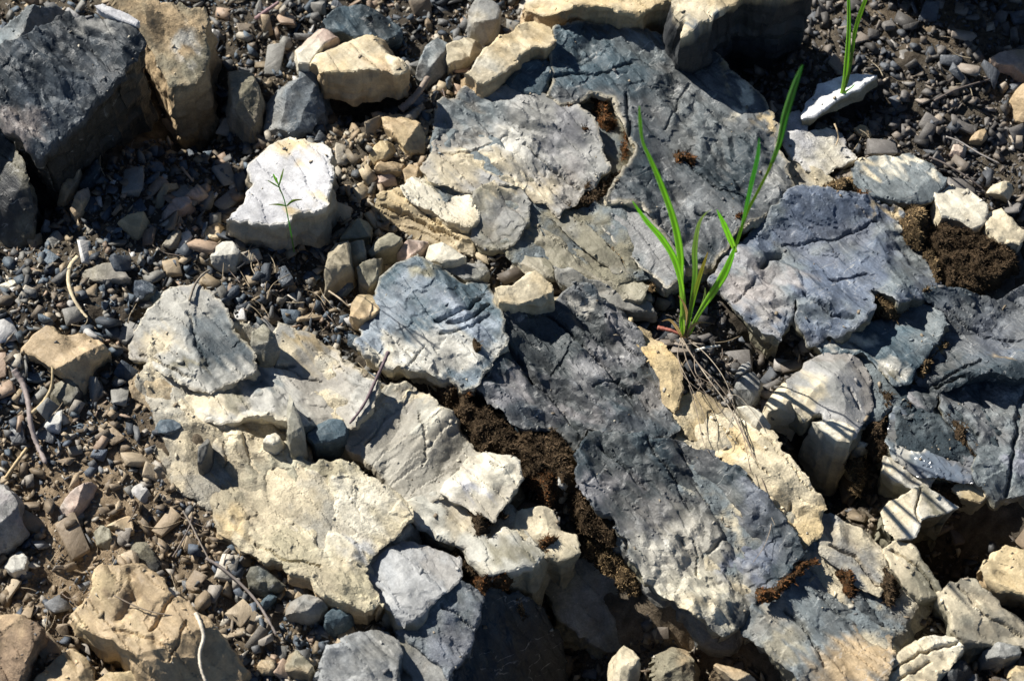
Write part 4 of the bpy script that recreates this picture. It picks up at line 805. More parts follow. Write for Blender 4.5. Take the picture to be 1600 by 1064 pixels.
moss('brown moss pocket in the jagged slab just under the bright cream lump', [(734,790),(742,796),(764,802),(770,812),(768,828),(756,834),(744,822)], h=.036, mound=.003, c1=DB)
moss('small brown moss pocket at the right foot of the bright cream lump', [(774,792),(784,784),(796,790),(792,804),(780,806)], h=.036, mound=.003, c1=DB)
moss('brown moss in the notch between the jagged slab and the yellowish slab', [(702,840),(716,834),(734,862),(748,880),(740,890),(720,880),(706,866)], h=.018, mound=.006, c1=DB)
moss('orange brown moss patch above the shaded blue grey slab at the bottom', [(732,902),(744,890),(766,886),(782,892),(796,888),(806,898),(790,908),(768,914),(742,916)], h=.028, mound=.004, c1=RB)
moss('rusty moss clump in the shaded bottom hollow', [(790,918),(802,912),(812,930),(826,948),(822,962),(806,964),(796,944)], h=-.002, mound=.004, c1=TB)
moss('reddish moss between the small cream fragments right of the bright lump', [(846,832),(858,828),(872,836),(868,848),(856,856),(846,848)], h=.032, mound=.003, c1=RB)
moss('brown moss running up between the cream fragments and the dark rugged slab', [(836,716),(858,722),(884,744),(870,760),(862,790),(848,792),(840,760),(828,738)], h=.024, mound=.005, c1=RB)
moss('olive brown moss bank left of the dark rugged slab, partly in sun', [(906,830),(930,838),(960,850),(985,872),(1008,912),(996,930),(972,918),(944,890),(916,862),(902,846)], h=-.008, mound=.008, c1=TB)
moss('largest dark brown mossy hollow at the right, under the cream blocks', [(1446,352),(1478,344),(1500,354),(1540,360),(1580,382),(1594,410),(1570,436),(1540,458),(1504,456),(1470,452),(1466,430),(1460,404),(1450,388)], h=.022, mound=.007, c1=DB, dens=1.1)
moss('golden brown moss block at the back right corner of the large blue slab', [(1412,322),(1424,316),(1446,324),(1450,350),(1446,372),(1440,386),(1420,378),(1412,360)], h=.030, mound=.006, c1=TB)
moss('yellowish brown moss wedge pointing down from the large blue slab', [(1354,458),(1366,450),(1382,448),(1396,462),(1402,478),(1408,490),(1390,494),(1372,488),(1362,480)], h=.032, mound=.005, c1=TB)
moss('brown moss seam right of the yellowish moss wedge', [(1408,476),(1420,464),(1442,452),(1462,436),(1470,446),(1450,460),(1428,470),(1414,482)], h=.030, mound=.005, c1=TB)
moss('brown moss seam left of the yellowish moss wedge, along the dark blue wedge slab', [(1272,536),(1284,522),(1306,520),(1330,520),(1356,502),(1370,494),(1378,500),(1352,510),(1320,530),(1296,536),(1278,544)], h=.026, mound=.004, c1=TB)
moss('brown moss behind the large blue slab near the cream curved slab', [(1280,290),(1296,280),(1312,272),(1330,276),(1332,296),(1326,308),(1300,304),(1284,300)], h=.032, mound=.005, c1=TB)
moss('orange moss strip behind the large blue slab, right of the cream curved slab', [(1330,300),(1348,294),(1366,296),(1362,306),(1340,312)], h=.032, mound=.003, c1=RB)
moss('rust brown moss streak on the upper dark slab, tallest of its moss spots', [(924,138),(936,134),(948,150),(956,170),(960,196),(952,202),(940,188),(930,166)], h=.032, mound=.004, c1=RB)
moss('small rust moss spot left of the tallest rust streak', [(872,158),(884,154),(898,160),(904,172),(892,180),(878,172)], h=.034, mound=.003, c1=RB)
moss('round rust brown moss spot below the tallest rust streak', [(892,196),(904,190),(918,194),(930,204),(922,218),(904,220),(892,210)], h=.034, mound=.004, c1=RB)
moss('thin rust moss line hanging down beside the dark mossy channel', [(974,180),(984,182),(986,210),(982,236),(972,246),(966,232),(974,212)], h=.030, mound=.003, c1=RB)
moss('small reddish moss spot on the upper dark slab, behind the long blade', [(1048,236),(1060,230),(1080,234),(1088,240),(1080,250),(1060,250)], h=.034, mound=.002, c1=RB)
moss('small dark moss spot near the lower right edge of the upper dark slab', [(1146,338),(1158,330),(1164,342),(1158,354),(1148,350)], h=.031, mound=.002, c1=RB)
moss('dark moss in the upper part of the diagonal cleft left of the grass blades', [(906,282),(938,262),(962,262),(984,262),(980,284),(952,306),(934,320),(914,330),(886,334),(876,330),(890,306)], h=.012, mound=.005, c1=(.08,.055,.035))
moss('brown moss strip along the lower edge of the diagonal cleft', [(880,336),(900,340),(940,362),(968,392),(1000,424),(1030,440),(1020,450),(985,430),(955,405),(920,368),(890,348)], h=.014, mound=.005, c1=TB)
moss('brown red moss strip filling the cleft under the dark rugged slab', [(1176,926),(1182,916),(1204,912),(1226,898),(1246,878),(1262,866),(1276,862),(1282,870),(1262,886),(1244,902),(1220,920),(1196,936),(1182,938)], h=.033, mound=.005, c1=RB)
moss('dark moss strip at the corner of the bottom right dark slab', [(1302,884),(1314,880),(1334,894),(1346,912),(1344,932),(1330,926),(1314,908)], h=.024, mound=.004, c1=RB)
moss('brown moss wedged between the two cream slabs near the bottom right', [(1376,880),(1386,876),(1398,890),(1412,912),(1408,930),(1392,936),(1378,928),(1372,910)], h=.020, mound=.005, c1=DB)
moss('dark brown moss column between the domed slab and the glossy slab', [(1364,604),(1380,606),(1396,612),(1404,630),(1398,648),(1388,672),(1392,700),(1380,712),(1360,700),(1346,672),(1360,650),(1366,626)], h=.018, mound=.007, c1=DB)
moss('orange brown moss dangling in the dark hollow under the domed slab', [(1326,712),(1344,704),(1362,712),(1358,730),(1352,752),(1346,770),(1334,762),(1328,740)], h=.002, mound=.006, c1=TB)
moss('orange seam of moss between the two dark slabs at the right', [(1438,574),(1450,560),(1462,546),(1474,532),(1480,522),(1484,530),(1472,546),(1458,564),(1444,584),(1436,586)], h=.032, mound=.002, c1=TB)
moss('brown moss around the notch left of the dark right border slab', [(1404,606),(1420,596),(1438,588),(1432,600),(1424,616),(1432,640),(1420,644),(1410,628)], h=.024, mound=.005, c1=DB)
moss('rusty moss seam at the lower right border, right of the glossy slab', [(1480,632),(1492,640),(1516,668),(1534,700),(1524,716),(1500,706),(1484,676),(1470,650)], h=.020, mound=.005, c1=DB)
moss('dark brown moss heap under the broad dark slab by the right border bottom', [(1440,752),(1466,750),(1500,750),(1536,772),(1500,790),(1468,776),(1444,764)], h=.014, mound=.006, c1=DB)
moss('brown moss rim along the back edge of the chalky white rubble', [(1180,150),(1192,156),(1206,176),(1222,196),(1230,226),(1232,248),(1222,246),(1214,222),(1212,204),(1196,180),(1182,164)], h=.016, mound=.005, c1=DB)
moss('brown moss strip right of the large blue slab edge, above the cracked slab', [(1444,388),(1456,388),(1466,404),(1472,430),(1466,436),(1456,424),(1452,404)], h=.032, mound=.004, c1=TB)
moss('mossy crust in the hollow between the pit and the streaked block', [(690,590),(712,596),(726,604),(716,620),(704,640),(690,626),(676,606)], h=.018, mound=.005, c1=DB)

# ------------------------------------------------------------------ loose gravel
def hull(seed, flat=.6, elong=1.3, n=9):
    rg = random.Random(seed); bm = bmesh.new()
    if seed % 3 == 0:                                       # splinters and wedges
        for q in range(6): bm.verts.new((rg.uniform(-1, 1) * elong, rg.uniform(-1, 1), (1 if q < 3 else -1) * flat * rg.uniform(.3, 1)))
    elif seed % 3 == 1:                                     # blocky broken shale
        for sx in (-1, 1):
            for sy in (-1, 1):
                for sz in (-1, 1):
                    bm.verts.new(((sx * .75 + rg.uniform(-.28, .28)) * elong, sy * .72 + rg.uniform(-.3, .3), (sz * .7 + rg.uniform(-.25, .2)) * flat))
    else:
        for i in range(n):
            a = rg.uniform(0, 6.283); q = rg.uniform(-.9, .9); w = math.sqrt(1 - q * q * .7)
            bm.verts.new((math.cos(a) * elong * w, math.sin(a) * w, q * flat))
    r = bmesh.ops.convex_hull(bm, input=bm.verts); bmesh.ops.delete(bm, geom=[g for g in r['geom_interior'] if isinstance(g, bmesh.types.BMVert)], context='VERTS')
    bmesh.ops.triangulate(bm, faces=bm.faces)
    bm.normal_update()
    bm.verts.index_update(); V = np.array([v.co[:] for v in bm.verts]); Fx = np.array([[v.index for v in f.verts] for f in bm.faces]); bm.free()
    return V, Fx
TPL = [hull(i, .2 + .4 * ((i * 7) % 10) / 10, 1.0 + .95 * ((i * 3) % 7) / 7, 8 + i % 4) for i in range(30)]
PAL = {'chips': [((.34,.26,.17),22),((.44,.36,.24),20),((.28,.23,.16),16),((.20,.19,.165),14),((.10,.11,.12),10),((.48,.43,.34),10)],
       'left': [((.06,.073,.09),20),((.10,.13,.16),16),((.15,.15,.145),16),((.21,.205,.185),14),((.19,.155,.115),11),((.33,.26,.17),12),((.34,.25,.18),8),((.42,.38,.31),8),((.52,.51,.49),3)],
       'right': [((.075,.07,.065),28),((.10,.11,.125),20),((.15,.14,.13),24),((.20,.17,.14),12),((.28,.24,.20),6),((.38,.32,.25),4),((.5,.47,.43),2)],
       'low': [((.30,.23,.15),26),((.22,.17,.115),20),((.36,.29,.20),14),((.16,.165,.17),14),((.09,.11,.14),10),((.30,.27,.23),10),((.46,.42,.35),5)],
       'dark': [((.10,.08,.06),30),((.16,.12,.08),20),((.24,.19,.13),12),((.12,.12,.12),14),((.34,.29,.21),7)]}
def region(px, py):
    if 500 < px < 770 and 190 < py < 440: return 'chips'
    if px > 1150 and py < 430: return 'right'
    if px < 420 and py > 690: return 'low'
    if px < 640 or (py < 180 and px < 900): return 'left'
    if px > 940 and py < 700: return 'right'
    return 'dark'
def pickc(px, py, rg):
    pal = PAL[region(px + rg.gauss(0, 45), py + rg.gauss(0, 45))]
    c = rg.choices([p[0] for p in pal], [p[1] for p in pal])[0]; k = rg.uniform(.5, 1.08)
    return tuple(v * k for v in c)
def rmat(rg, tmax=.6):
    return (Matrix.Rotation(rg.gauss(0, tmax * .5), 3, 'X') @ Matrix.Rotation(rg.gauss(0, tmax * .5), 3, 'Y')) @ Matrix.Rotation(rg.uniform(0, 6.283), 3, 'Z')
def scatter(n, smin, smax, pw, lift, seed, bias=None, wide=130):
    """positions on the ground outside every stone: arrays x, y, r, px, py"""
    rg = np.random.default_rng(seed)
    px = rg.uniform(-wide, 1600 + wide, n); py = rg.uniform(-wide, 1060 + wide, n)
    d = np.stack([(px - 800) / F, FW[1] + UPV[1] * (532 - py) / F, FW[2] + UPV[2] * (532 - py) / F], 1); t = -CP[2] / d[:, 2]
    x = CP[0] + d[:, 0] * t; y = CP[1] + d[:, 1] * t
    r = smin * (1 - rg.uniform(size=n) * (1 - (smin / smax) ** pw)) ** (-1 / pw)
    k = ~infoot(x, y)
    if bias is not None: k &= rg.uniform(size=n) < bias(px, py)
    return x[k], y[k], r[k], px[k], py[k]
# the 200 largest are single pebbles; the rest is one loose mass
groups = {'chips': ('small tan broken chip lying between the white topped rock and the outcrop', 'tan chips beside the outcrop'),
          'left': ('dull mixed grey and tan pebble lying loose in the left hand gravel', 'pebbles loose in the left gravel'),
          'right': ('dark brownish pebble lying loose in the upper right gravel', 'pebbles loose in the upper right gravel'),
          'low': ('earthy tan or grey pebble lying on the bare soil at the lower left', 'pebbles on the lower left soil'),
          'dark': ('small brown pebble lodged in the gaps and hollows among the outcrop slabs', 'pebbles lodged between the slabs')}
prg = random.Random(3)
cols_ = {}
protos = {}
PS = .008
def pebble_proto(reg, ti, ci):
    key = (reg, ti, ci)
    if key not in protos:
        V, Fx = TPL[ti]; c = PAL[reg][ci][0]
        cc_ = np.array(c)[None, :] * np.random.default_rng(ti).uniform(.85, 1.15, (len(V), 1))
        me_o = meshobj('pebble', V * PS, Fx, MP if c[2] <= c[0] else MS, cc_)
        bm = bmesh.new(); bm.from_mesh(me_o.data)
        bmesh.ops.bevel(bm, geom=list(bm.edges), offset=.045 * PS, segments=1, affect='EDGES', clamp_overlap=True)
        bmesh.ops.triangulate(bm, faces=bm.faces); bmesh.ops.subdivide_edges(bm, edges=bm.edges, cuts=1, use_grid_fill=True)
        for v in bm.verts: v.co += v.co.normalized() * .035 * PS * float(noise(v.co.x * 2.4 / PS, v.co.y * 2.4 / PS, v.co.z * 2.4 / PS + ti))
        bm.to_mesh(me_o.data); bm.free(); me_o.data.update()
        protos[key] = [me_o, False]
    return protos[key]
x, y, r, px, py = scatter(4000, .0055, .0115, 2.0, .3, 21, lambda a, b: np.where((a > 640) & (b > 180) & (a < 1150), .5, 1.0))
pl = []
for i in range(len(x)):
    if len(pl) >= 270: break
    if not (-20 < px[i] < 1620 and -20 < py[i] < 1085): continue
    if any((x[i] - a) ** 2 + (y[i] - b) ** 2 < (r[i] + q) ** 2 * 1.3 for a, b, q in pl): continue
    pl.append((x[i], y[i], r[i])); reg = region(px[i], py[i]); ci = prg.choices(range(len(PAL[reg])), [12, 14, 12, 16, 8, 16, 8, 14, 6] if reg == 'left' else [p[1] for p in PAL[reg]])[0]
    pr = pebble_proto(reg, prg.choice([1, 4, 6, 7, 10, 13, 16, 19, 22, 28, 12, 24]), ci)
    if pr[1]: o = pr[0].copy(); COL.objects.link(o)
    else: o = pr[0]; pr[1] = True
    M = rmat(prg, .8); o.rotation_euler = M.to_euler(); o.scale = (r[i] / PS,) * 3
    o.location = (x[i], y[i], float(ground(x[i], y[i])) + r[i] * .35)
    tag(o, groups[reg][0], 'pebble', groups[reg][1])
def mass(name, n, smin, smax, pw, lift, seed, nt=30, bias=None, mat=None, wide=130):
    rg = random.Random(seed)
    x, y, r, px, py = scatter(n, smin, smax, pw, lift, seed, bias, wide)
    z = ground(x, y); VV, FF, CC = [], [], []; off = 0
    for i in range(len(x)):
        V, Fx = TPL[rg.randrange(nt)]; M = np.array(rmat(rg, 1.05))
        VV.append((V @ M.T) * r[i] + (x[i], y[i], z[i] + r[i] * rg.uniform(-.1, lift))); FF.append(Fx + off); off += len(V)
        CC.append(np.repeat(np.array([pickc(px[i], py[i], rg)]), len(V), 0))
    o = meshobj(name, np.concatenate(VV), np.concatenate(FF), mat or MP, np.concatenate(CC).clip(.01, .8)); tag(o, kind='stuff'); return o
def crumbs():
    rg = random.Random(77); VV, FF, CC = [], [], []; off = 0
    for tx, ty, tz, d, bc, size in TOPS:
        if size < .03: continue
        n = int(len(tx) * (.03 if size > .1 and len(bc) and tz.mean() < .02 else .007)); w = np.exp(-d / .006) + .12 + (fbm(tx * 30, ty * 30, 4.4, 2) > .5) * .5; w = w / w.sum()
        for i in np.random.default_rng(len(tx)).choice(len(tx), n, p=w):
            V, Fx = TPL[rg.randrange(30)]; r = .0004 + .0018 * rg.random() ** 4
            VV.append((V @ np.array(rmat(rg, .6)).T) * r + (tx[i], ty[i], tz[i] + r * .3)); FF.append(Fx + off); off += len(V)
            c = bc[i] * rg.uniform(.7, 1.4) if rg.random() < .6 else np.array(rg.choice([(.2,.16,.11), (.3,.25,.18), (.12,.12,.12), (.4,.37,.3)]))
            CC.append(np.repeat(np.array([c]), len(V), 0))
    tag(meshobj('rock_crumbs', np.concatenate(VV), np.concatenate(FF), MP, np.concatenate(CC).clip(.01, .8)), kind='stuff')
crumbs()
soilb = lambda a, b: np.clip(1 - .65 * np.exp(-((a - 130) / 130) ** 2 - ((b - 840) / 120) ** 2) - .6 * np.exp(-((a - 1300) / 90) ** 2 - ((b - 700) / 90) ** 2), 0, 1)
mass('gravel', 38000, .0013, .0062, 1.05, .9, 31, bias=soilb)
out_ = lambda a, b: ((a < -60) | (a > 1660) | (b < -60) | (b > 1120)) * 1.0
mass('loose_gravel', 52000, .0022, .0075, 1.1, .9, 33, bias=out_, wide=420)
mass('broken_chips', 9000, .0022, .0062, 1.0, 1.1, 35, bias=lambda a, b: ((a > 500) & (a < 770) & (b > 190) & (b < 440)) * 1.0)
mass('grit', 52000, .0005, .0012, 1.2, .8, 32)

# ------------------------------------------------------------------ sticks, straw, roots
def spline(pts, n=8):
    pts = [np.array(p, float) for p in pts]; out = []
    for i in range(len(pts) - 1):
        p0 = pts[max(0, i - 1)]; p1 = pts[i]; p2 = pts[i + 1]; p3 = pts[min(len(pts) - 1, i + 2)]
        for k in range(n):
            t = k / n; out.append(.5 * ((2 * p1) + (-p0 + p2) * t + (2 * p0 - 5 * p1 + 4 * p2 - p3) * t * t + (-p0 + 3 * p1 - 3 * p2 + p3) * t ** 3))
    out.append(pts[-1]); return np.array(out)
def tube(name, pts, r0, r1, col, mat=None, parent=None, sides=7, wob=.3, seed=1, n=8, flat=1.0):
    S = spline(pts, n); m = len(S); tg = np.gradient(S, axis=0); tg /= np.linalg.norm(tg, axis=1)[:, None] + 1e-12
    up = np.array((.13, .05, 1.0)); a = np.cross(tg, up); a /= np.linalg.norm(a, axis=1)[:, None] + 1e-12; b = np.cross(a, tg)
    rr = np.linspace(r0, r1, m) * (1 + wob * fbm(np.arange(m) * .7, seed * 3.1 + np.zeros(m), 0, 3)); rr[-1] *= .4
    th = np.arange(sides) / sides * 6.2832
    V = (S[:, None, :] + rr[:, None, None] * (np.cos(th)[None, :, None] * a[:, None, :] + flat * np.sin(th)[None, :, None] * b[:, None, :])).reshape(-1, 3)
    Fq = []
    for i in range(m - 1):
        for k in range(sides): Fq.append((i * sides + k, i * sides + (k + 1) % sides, (i + 1) * sides + (k + 1) % sides, (i + 1) * sides + k))
    Fq.append(tuple(range(sides))[::-1]); Fq.append(tuple((m - 1) * sides + k for k in range(sides)))
    cc_ = np.array(col)[None, :] * (1 + .25 * fbm(np.repeat(np.arange(m) * .8, sides), np.tile(th, m), seed, 3))[:, None]
    loc = None if parent is not None else tuple(S[0])
    return meshobj(name, V, Fq, mat or MD, cc_.clip(.01, .85), parent=parent, smooth=True, loc=loc)
def onpx(pts, lift=.004): return [P(p[0], p[1], p[2] if len(p) > 2 else lift) for p in pts]
TW = (.20, .16, .14); ST = (.50, .41, .27); PALE = (.62, .55, .44)
def stick(label, pts, r0, r1, col, name='twig', cat='twig', lift=.008, **k):
    pts = [(p[0], p[1], max(p[2] if len(p) > 2 else lift, float(ground(*P(p[0], p[1], .015)[:2])) + .007)) for p in pts]
    o = tube(name, onpx(pts, lift), r0, r1, col, **k); tag(o, label, cat); return o
stick('grey brown knobbly twig lying at the left border below the domed tan stone', [(22,578),(36,600),(45,632),(48,662),(58,694),(72,724)], .0024, .0018, (.30,.25,.23), lift=.016)
stick('tan curved stalk with a pointed tip, right of the grey brown knobbly twig', [(78,554,.03),(82,578,.03),(80,606,.022),(68,628,.016),(50,646,.012)], .0008, .0018, (.42,.33,.19), name='dry_stalk', cat='stalk')
stick('tan stalk end poking in at the left border below the knobbly twig', [(42,700,.016),(26,722,.014),(8,748,.012)], .0013, .0016, (.48,.36,.20), name='dry_stalk', cat='stalk')
stick('flat pale curved straw like a sickle on the left gravel', [(122,401,.024),(110,416,.022),(107,440,.022),(114,464,.020),(126,484,.018),(137,497,.016)], .0021, .0009, (.55,.46,.30), name='straw', cat='straw', flat=.5)
stick('thick short brown stick at the upper centre, by the tan jointed stone', [(626,172,.022),(642,158,.024),(656,142,.026),(670,120,.03)], .0034, .0024, (.25,.20,.16))
stick('thin dark purplish twig leaning on the cream edge of the wide pale slab', [(607,549,.044),(600,566,.042),(588,592,.040),(574,622,.038),(562,642,.037),(546,662,.036)], .0015, .0009, (.13,.09,.10), seed=4)
stick('white dry stalk bent over the large yellowish tan rock at the bottom left', [(306,958,.050),(314,976,.052),(318,996,.051),(312,1020,.050),(314,1044,.050),(322,1066,.048)], .0016, .0009, PALE, name='dry_stalk', cat='stalk')
stick('long thin root crossing the large yellowish tan rock', [(178,930,.046),(220,950,.048),(262,960,.049),(306,960,.050)], .0005, .0004, (.2,.16,.12), name='root', cat='root')
stick('grey weathered twig running down right through the lower left gravel heap', [(322,872,.016),(345,886,.018),(376,912,.018),(400,938,.018),(418,966,.02),(432,992,.02)], .0012, .0009, (.22,.19,.17))
stick('thin dark twig in the gravel above the yellowish tan rock', [(270,870,.016),(282,850,.018),(296,822,.018),(300,806,.016)], .0007, .0005, (.16,.13,.11))
stick('thin forked twig left of the yellowish slab in the dark gravel', [(286,798,.018),(300,822,.018),(314,850,.018),(330,880,.014)], .0008, .0005, (.2,.17,.14))
stick('long thin grey twig in the upper right gravel, topmost', [(1460,158,.016),(1490,142,.018),(1520,132,.018),(1548,124,.016)], .0012, .0006, (.11,.09,.08))
stick('pale grey thin twig slanting down right in the upper right gravel', [(1478,214,.016),(1500,222,.018),(1530,240,.018),(1562,256,.016)], .0008, .0006, (.36,.33,.30))
stick('dark thin twig below the pale grey twig in the upper right gravel', [(1452,246,.016),(1476,256,.016),(1510,276,.016),(1536,296,.014)], .0010, .0006, (.12,.10,.09))
stick('thin curled straw standing by the chalky white rubble', [(1304,194,.03),(1308,204,.03),(1310,216,.026),(1306,228,.026)], .0008, .0005, (.45,.35,.22), name='straw', cat='straw')
stick('brown thin twig by the dead leaves in the upper left gravel', [(284,262,.016),(292,272,.018),(302,284,.018)], .0012, .0008, (.36,.25,.17))
stick('forked brown twig end on the peak of the leftmost pale slab', [(296,470,.034),(304,446,.034),(316,430,.03),(328,422,.026)], .0011, .0008, (.22,.19,.15))
stick('dark red dead stem at the foot of the tall grass', [(1028,512,.02),(1046,516,.022),(1062,522,.022)], .0018, .0012, (.30,.10,.07), name='dead_stem', cat='stem')
stick('white straw piece lying across the roots below the tall grass', [(1086,548,.026),(1104,543,.028),(1126,540,.026)], .0013, .0007, (.72,.68,.58), name='straw', cat='straw')
stick('brown twig above the outcrop by the long tan plank shaped rock', [(692,140,.022),(696,160,.022),(690,176,.022)], .0007, .0005, (.16,.12,.1))
stick('short tan stalk in the gravel beneath the olive blocks', [(514,455,.016),(530,466,.02),(546,480,.018)], .0008, .0006, (.42,.34,.24), name='dry_stalk', cat='stalk')
stick('purple brown twig at the top edge left of centre', [(400,30,.02),(416,18,.022),(436,4,.022)], .002, .0014, (.3,.2,.2))
# dry root clump trailing from the grass
rc = bpy.data.objects.new('dry_root_clump', None); COL.objects.link(rc); rc.location = P(1066, 526, .02)
tag(rc, 'tangle of thin dry grass stems and roots trailing down right from the tall grass', 'roots')
rrg = random.Random(9)
RP = [[(1064,528),(1082,556),(1106,592),(1134,628),(1160,672),(1176,712),(1186,752),(1196,790),(1210,820)], [(1066,530),(1090,566),(1120,600),(1148,640),(1164,690),(1172,740)], [(1062,530),(1076,570),(1100,610),(1140,650)],
      [(1068,526),(1100,550),(1130,590),(1150,640),(1156,690)], [(1064,534),(1072,560),(1064,580),(1080,600),(1110,620)], [(1140,640),(1160,680),(1190,730),(1220,770)], [(1130,625),(1150,620),(1176,640),(1196,670)],
      [(1066,530),(1060,560),(1076,596),(1096,640),(1108,690)], [(1076,600),(1086,640),(1100,690),(1112,710)], [(1150,640),(1140,670),(1126,690)], [(1176,712),(1196,760),(1204,800),(1196,846),(1178,880)], [(1090,556),(1086,580),(1094,600),(1088,620)]]
for q, pts in enumerate(RP):
    zz = [(a + rrg.gauss(0, 2), b + rrg.gauss(0, 2), (.028 if b < 640 else .030) + rrg.uniform(-.002, .003) + (.004 if 560 < b < 640 else 0)) for a, b in pts]
    o = tube('strand', [P(*p) for p in zz], .0006 if q in (0, 1, 5) else .0004, .0002, (.26, .21, .16) if q % 3 else (.40, .34, .26), seed=q, sides=5)
    o.parent = rc; o.location = Vector(o.location) - Vector(rc.location)
# short dead straws
sr = random.Random(12); SP = None; ns = 0
for i in range(400):
    if ns >= 70: break
    ax, ay, sx_, sy_ = sr.choice([(520, 460, 60, 30), (800, 410, 40, 16), (1120, 560, 60, 40), (250, 270, 200, 120), (1430, 150, 130, 110), (200, 800, 130, 130), (460, 900, 60, 50), (650, 600, 50, 20), (120, 980, 60, 40), (420, 440, 60, 30), (300, 480, 150, 60)])
    a, b = sr.gauss(ax, sx_), sr.gauss(ay, sy_); p = P(a, b, .004)
    if infoot(np.array([p[0]]), np.array([p[1]]))[0] or not (5 < a < 1595 and 5 < b < 1059): continue
    z = float(ground(p[0], p[1])) + .0055; th = sr.uniform(0, 3.14); L = sr.uniform(.006, .016); cv = sr.gauss(0, .3)
    v = [(p[0] + math.cos(th + cv * t) * L * t, p[1] + math.sin(th + cv * t) * L * t, z + .0012 * math.sin(3 * t + i)) for t in (-1, -.3, .3, 1)]
    o = tube('straw', v, .0004, .00025, sr.choice([(.30,.24,.16), (.42,.35,.24), (.18,.14,.11)]), sides=4, seed=i, n=4)
    tag(o, 'short thin piece of dead straw scattered loose on the gravel', 'straw', 'bits of dead straw on the gravel'); ns += 1

# ------------------------------------------------------------------ grass
def blade(pts, w, parent, y0, cols=((.30,.36,.13), (.10,.26,.035), (.12,.30,.04)), face=.5, name='blade', seed=0, prof=None, org=(0, 0, 0)):
    """pts: (px, py, depth offset); w: widths in photo pixels along the blade"""
    W3 = spline([PY(a, b, y0 + c_) for a, b, c_ in pts], 10); m = len(W3)
    ww = np.interp(np.linspace(0, 1, m), np.linspace(0, 1, len(w)), w) * MPX * .39
    tg = np.gradient(W3, axis=0); tg /= np.linalg.norm(tg, axis=1)[:, None] + 1e-12
    sd = np.cross(tg, np.array((0, 1.0, -.3))); sd /= np.linalg.norm(sd, axis=1)[:, None] + 1e-12
    nn = np.cross(sd, tg); tw = face * np.sin(np.linspace(0, 2.2, m) + seed)
    s2 = sd * np.cos(tw)[:, None] + nn * np.sin(tw)[:, None]; n2 = np.cross(s2, tg)
    V = []
    for u in (-1, -.5, 0, .5, 1): V.append(W3 + s2 * (ww * u)[:, None] + n2 * (ww * .35 * abs(u))[:, None])
    V = np.stack(V, 1).reshape(-1, 3); Fq = [(i * 5 + k, i * 5 + k + 1, i * 5 + k + 6, i * 5 + k + 5) for i in range(m - 1) for k in range(4)]
    t = np.linspace(0, 1, m); cc_ = np.stack([np.interp(t, (0, .3, 1), [c[j] for c in cols]) for j in range(3)], 1)
    cc_ = np.repeat(cc_, 5, 0) * np.tile([.85, 1.12, .7, 1.12, .9], m)[:, None] * (1 + .12 * fbm(np.repeat(t * 14, 5), np.tile(np.arange(5) * 2.1, m), seed, 2))[:, None]
    o = meshobj(name, V - np.array(org), Fq, MGR, cc_.clip(.01, .8), parent=parent, smooth=True)
    sm = o.modifiers.new('thickness', 'SOLIDIFY'); sm.thickness = .00018
    return o
GD = ((.50,.40,.24), (.58,.48,.30), (.42,.33,.20))
def tuft(label, base, h, blades, name='grass_tuft', cat='grass'):
    b3 = P(base[0], base[1], h); e = bpy.data.objects.new(name, None); COL.objects.link(e); e.location = b3; tag(e, label, cat)
    for i, (pts, w, k) in enumerate(blades): blade(pts, w, e, b3[1], seed=i * 1.3, org=b3, **k)
    return e
G1 = ((.55,.66,.24), (.42,.70,.11), (.33,.64,.09)); G2 = ((.26,.48,.09), (.17,.43,.09), (.15,.42,.11)); G3 = ((.2,.34,.08), (.30,.46,.14), (.40,.46,.22)); GY_ = ((.22,.36,.07), (.22,.40,.06), (.46,.38,.12))
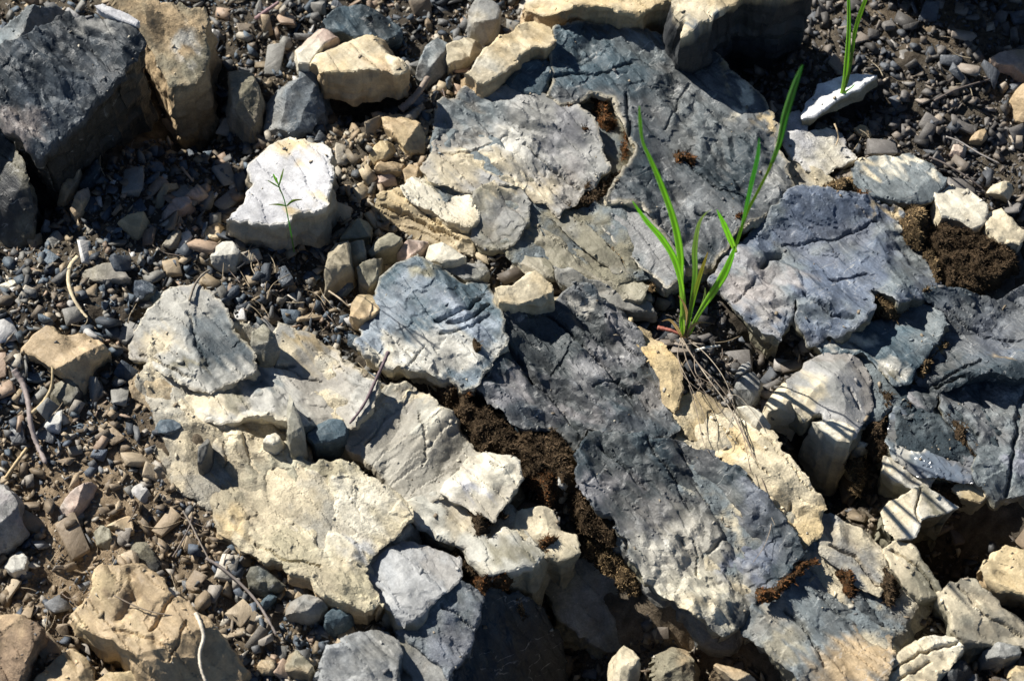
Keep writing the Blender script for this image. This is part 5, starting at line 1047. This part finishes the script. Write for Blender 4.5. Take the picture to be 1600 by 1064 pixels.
tuft('tall bright green grass tuft growing from the gap in the middle of the outcrop', (1070, 526), .016, [
    ([(1068,526,0),(1066,480,0),(1064,440,-.002),(1062,395,-.006),(1052,345,-.010),(1032,288,-.014),(1016,250,-.014),(1004,222,-.012),(1000,190,-.010),(999,166,-.008)], (7,8,9,14,14,12,9,5,6,1), dict(cols=G1)),
    ([(1070,500,0),(1066,455,-.004),(1054,408,-.010),(1034,374,-.016),(1010,346,-.020),(988,314,-.022)], (7,9,13,13,9,1), dict(cols=G1, face=.3)),
    ([(1072,524,0),(1080,480,.002),(1086,430,.004),(1086,390,.004),(1092,352,.004),(1102,335,.000),(1112,327,-.006)], (6,8,10,11,8,5,1), dict(cols=G3)),
    ([(1072,526,0),(1078,495,-.004),(1086,460,-.008),(1096,425,-.010),(1106,394,-.012)], (8,11,12,9,1), dict(cols=GY_)),
    ([(1076,526,0),(1096,488,0),(1122,448,0),(1138,415,.002),(1152,378,.004),(1166,335,.006),(1184,300,.008),(1202,264,.010),(1214,232,.012)], (5,5,5,5,6,6,5,5,5), dict(cols=((.20,.30,.06),(.22,.40,.06),(.30,.42,.06)), name='stem', face=.2)),
    ([(1206,256,.010),(1218,222,.011),(1226,184,.010),(1236,150,.008),(1246,122,.006),(1254,102,.004)], (6,9,13,12,8,1), dict(cols=G2, face=.6)),
    ([(1074,524,0),(1092,490,-.004),(1112,460,-.008),(1130,432,-.008),(1142,405,-.006),(1148,385,-.004)], (5,8,14,16,11,2), dict(cols=G1)),
    ([(1150,395,.002),(1142,376,0),(1132,352,-.003),(1120,328,-.006)], (6,11,10,1), dict(cols=G1)),
    ([(1160,352,.005),(1168,318,.004),(1176,282,.002),(1184,246,0),(1186,216,-.002)], (5,9,10,8,1), dict(cols=G2)),
    ([(1074,526,0),(1088,500,.004),(1100,470,.004),(1102,450,.004)], (5,7,6,1), dict(cols=G3)),
    ([(1066,526,0),(1064,504,0),(1066,480,.002),(1068,462,.002)], (6,7,6,2), dict(cols=G1)),
    ([(1072,528,0),(1080,512,-.006),(1094,504,-.012),(1112,506,-.018)], (6,7,5,1), dict(cols=GD, name='dead_sheath')),
    ([(1066,528,0),(1056,510,-.006),(1046,500,-.010),(1034,502,-.016)], (5,6,4,1), dict(cols=GD, name='dead_sheath')),
    ([(1070,528,0),(1074,500,-.004),(1070,478,-.008),(1060,462,-.010)], (6,6,4,1), dict(cols=GD, name='dead_sheath'))])
tuft('thin grass shoot in front of the dazzling white stone, cut by the top edge', (1306, 174), .012, [
    ([(1306,174,0),(1318,136,0),(1323,96,.004),(1326,50,.006),(1326,10,.008),(1324,-30,.010)], (5,9,11,9,7,6), dict(cols=G1)),
    ([(1308,170,0),(1324,124,0),(1332,80,.003),(1336,50,.004),(1346,18,.004),(1362,-24,.004)], (4,6,6,8,9,6), dict(cols=((.25,.36,.08),(.22,.40,.06),(.30,.46,.09)))),
    ([(1306,174,0),(1316,150,0),(1330,138,-.004),(1336,132,-.006)], (6,8,5,1), dict(cols=G1))])
tuft('tiny green seedling with narrow leaves in front of the white topped rock', (460, 396), .014, [
    ([(460,396,0),(456,372,0),(450,340,0),(444,312,0),(436,292,0),(432,278,0)], (2.4,2.2,2,2,1.5), dict(name='stem', cols=G2, face=.1)),
    ([(434,288,0),(430,280,-.002),(427,272,-.003)], (2,6,1), dict(cols=G1, name='leaf')),
    ([(436,290,0),(440,276,0),(443,264,0)], (2,4,1), dict(cols=G3, name='leaf')),
    ([(438,294,0),(428,288,0),(418,282,0)], (1,3,1), dict(cols=G3, name='leaf')),
    ([(447,322,0),(434,320,-.002),(420,320,-.003)], (2,5,1), dict(cols=GY_, name='leaf')),
    ([(448,322,0),(458,314,0),(472,312,0)], (2,5,1), dict(cols=GY_, name='leaf')),
    ([(442,306,0),(438,298,0),(436,290,0)], (1,3,1), dict(cols=G1, name='leaf'))], name='seedling', cat='seedling')
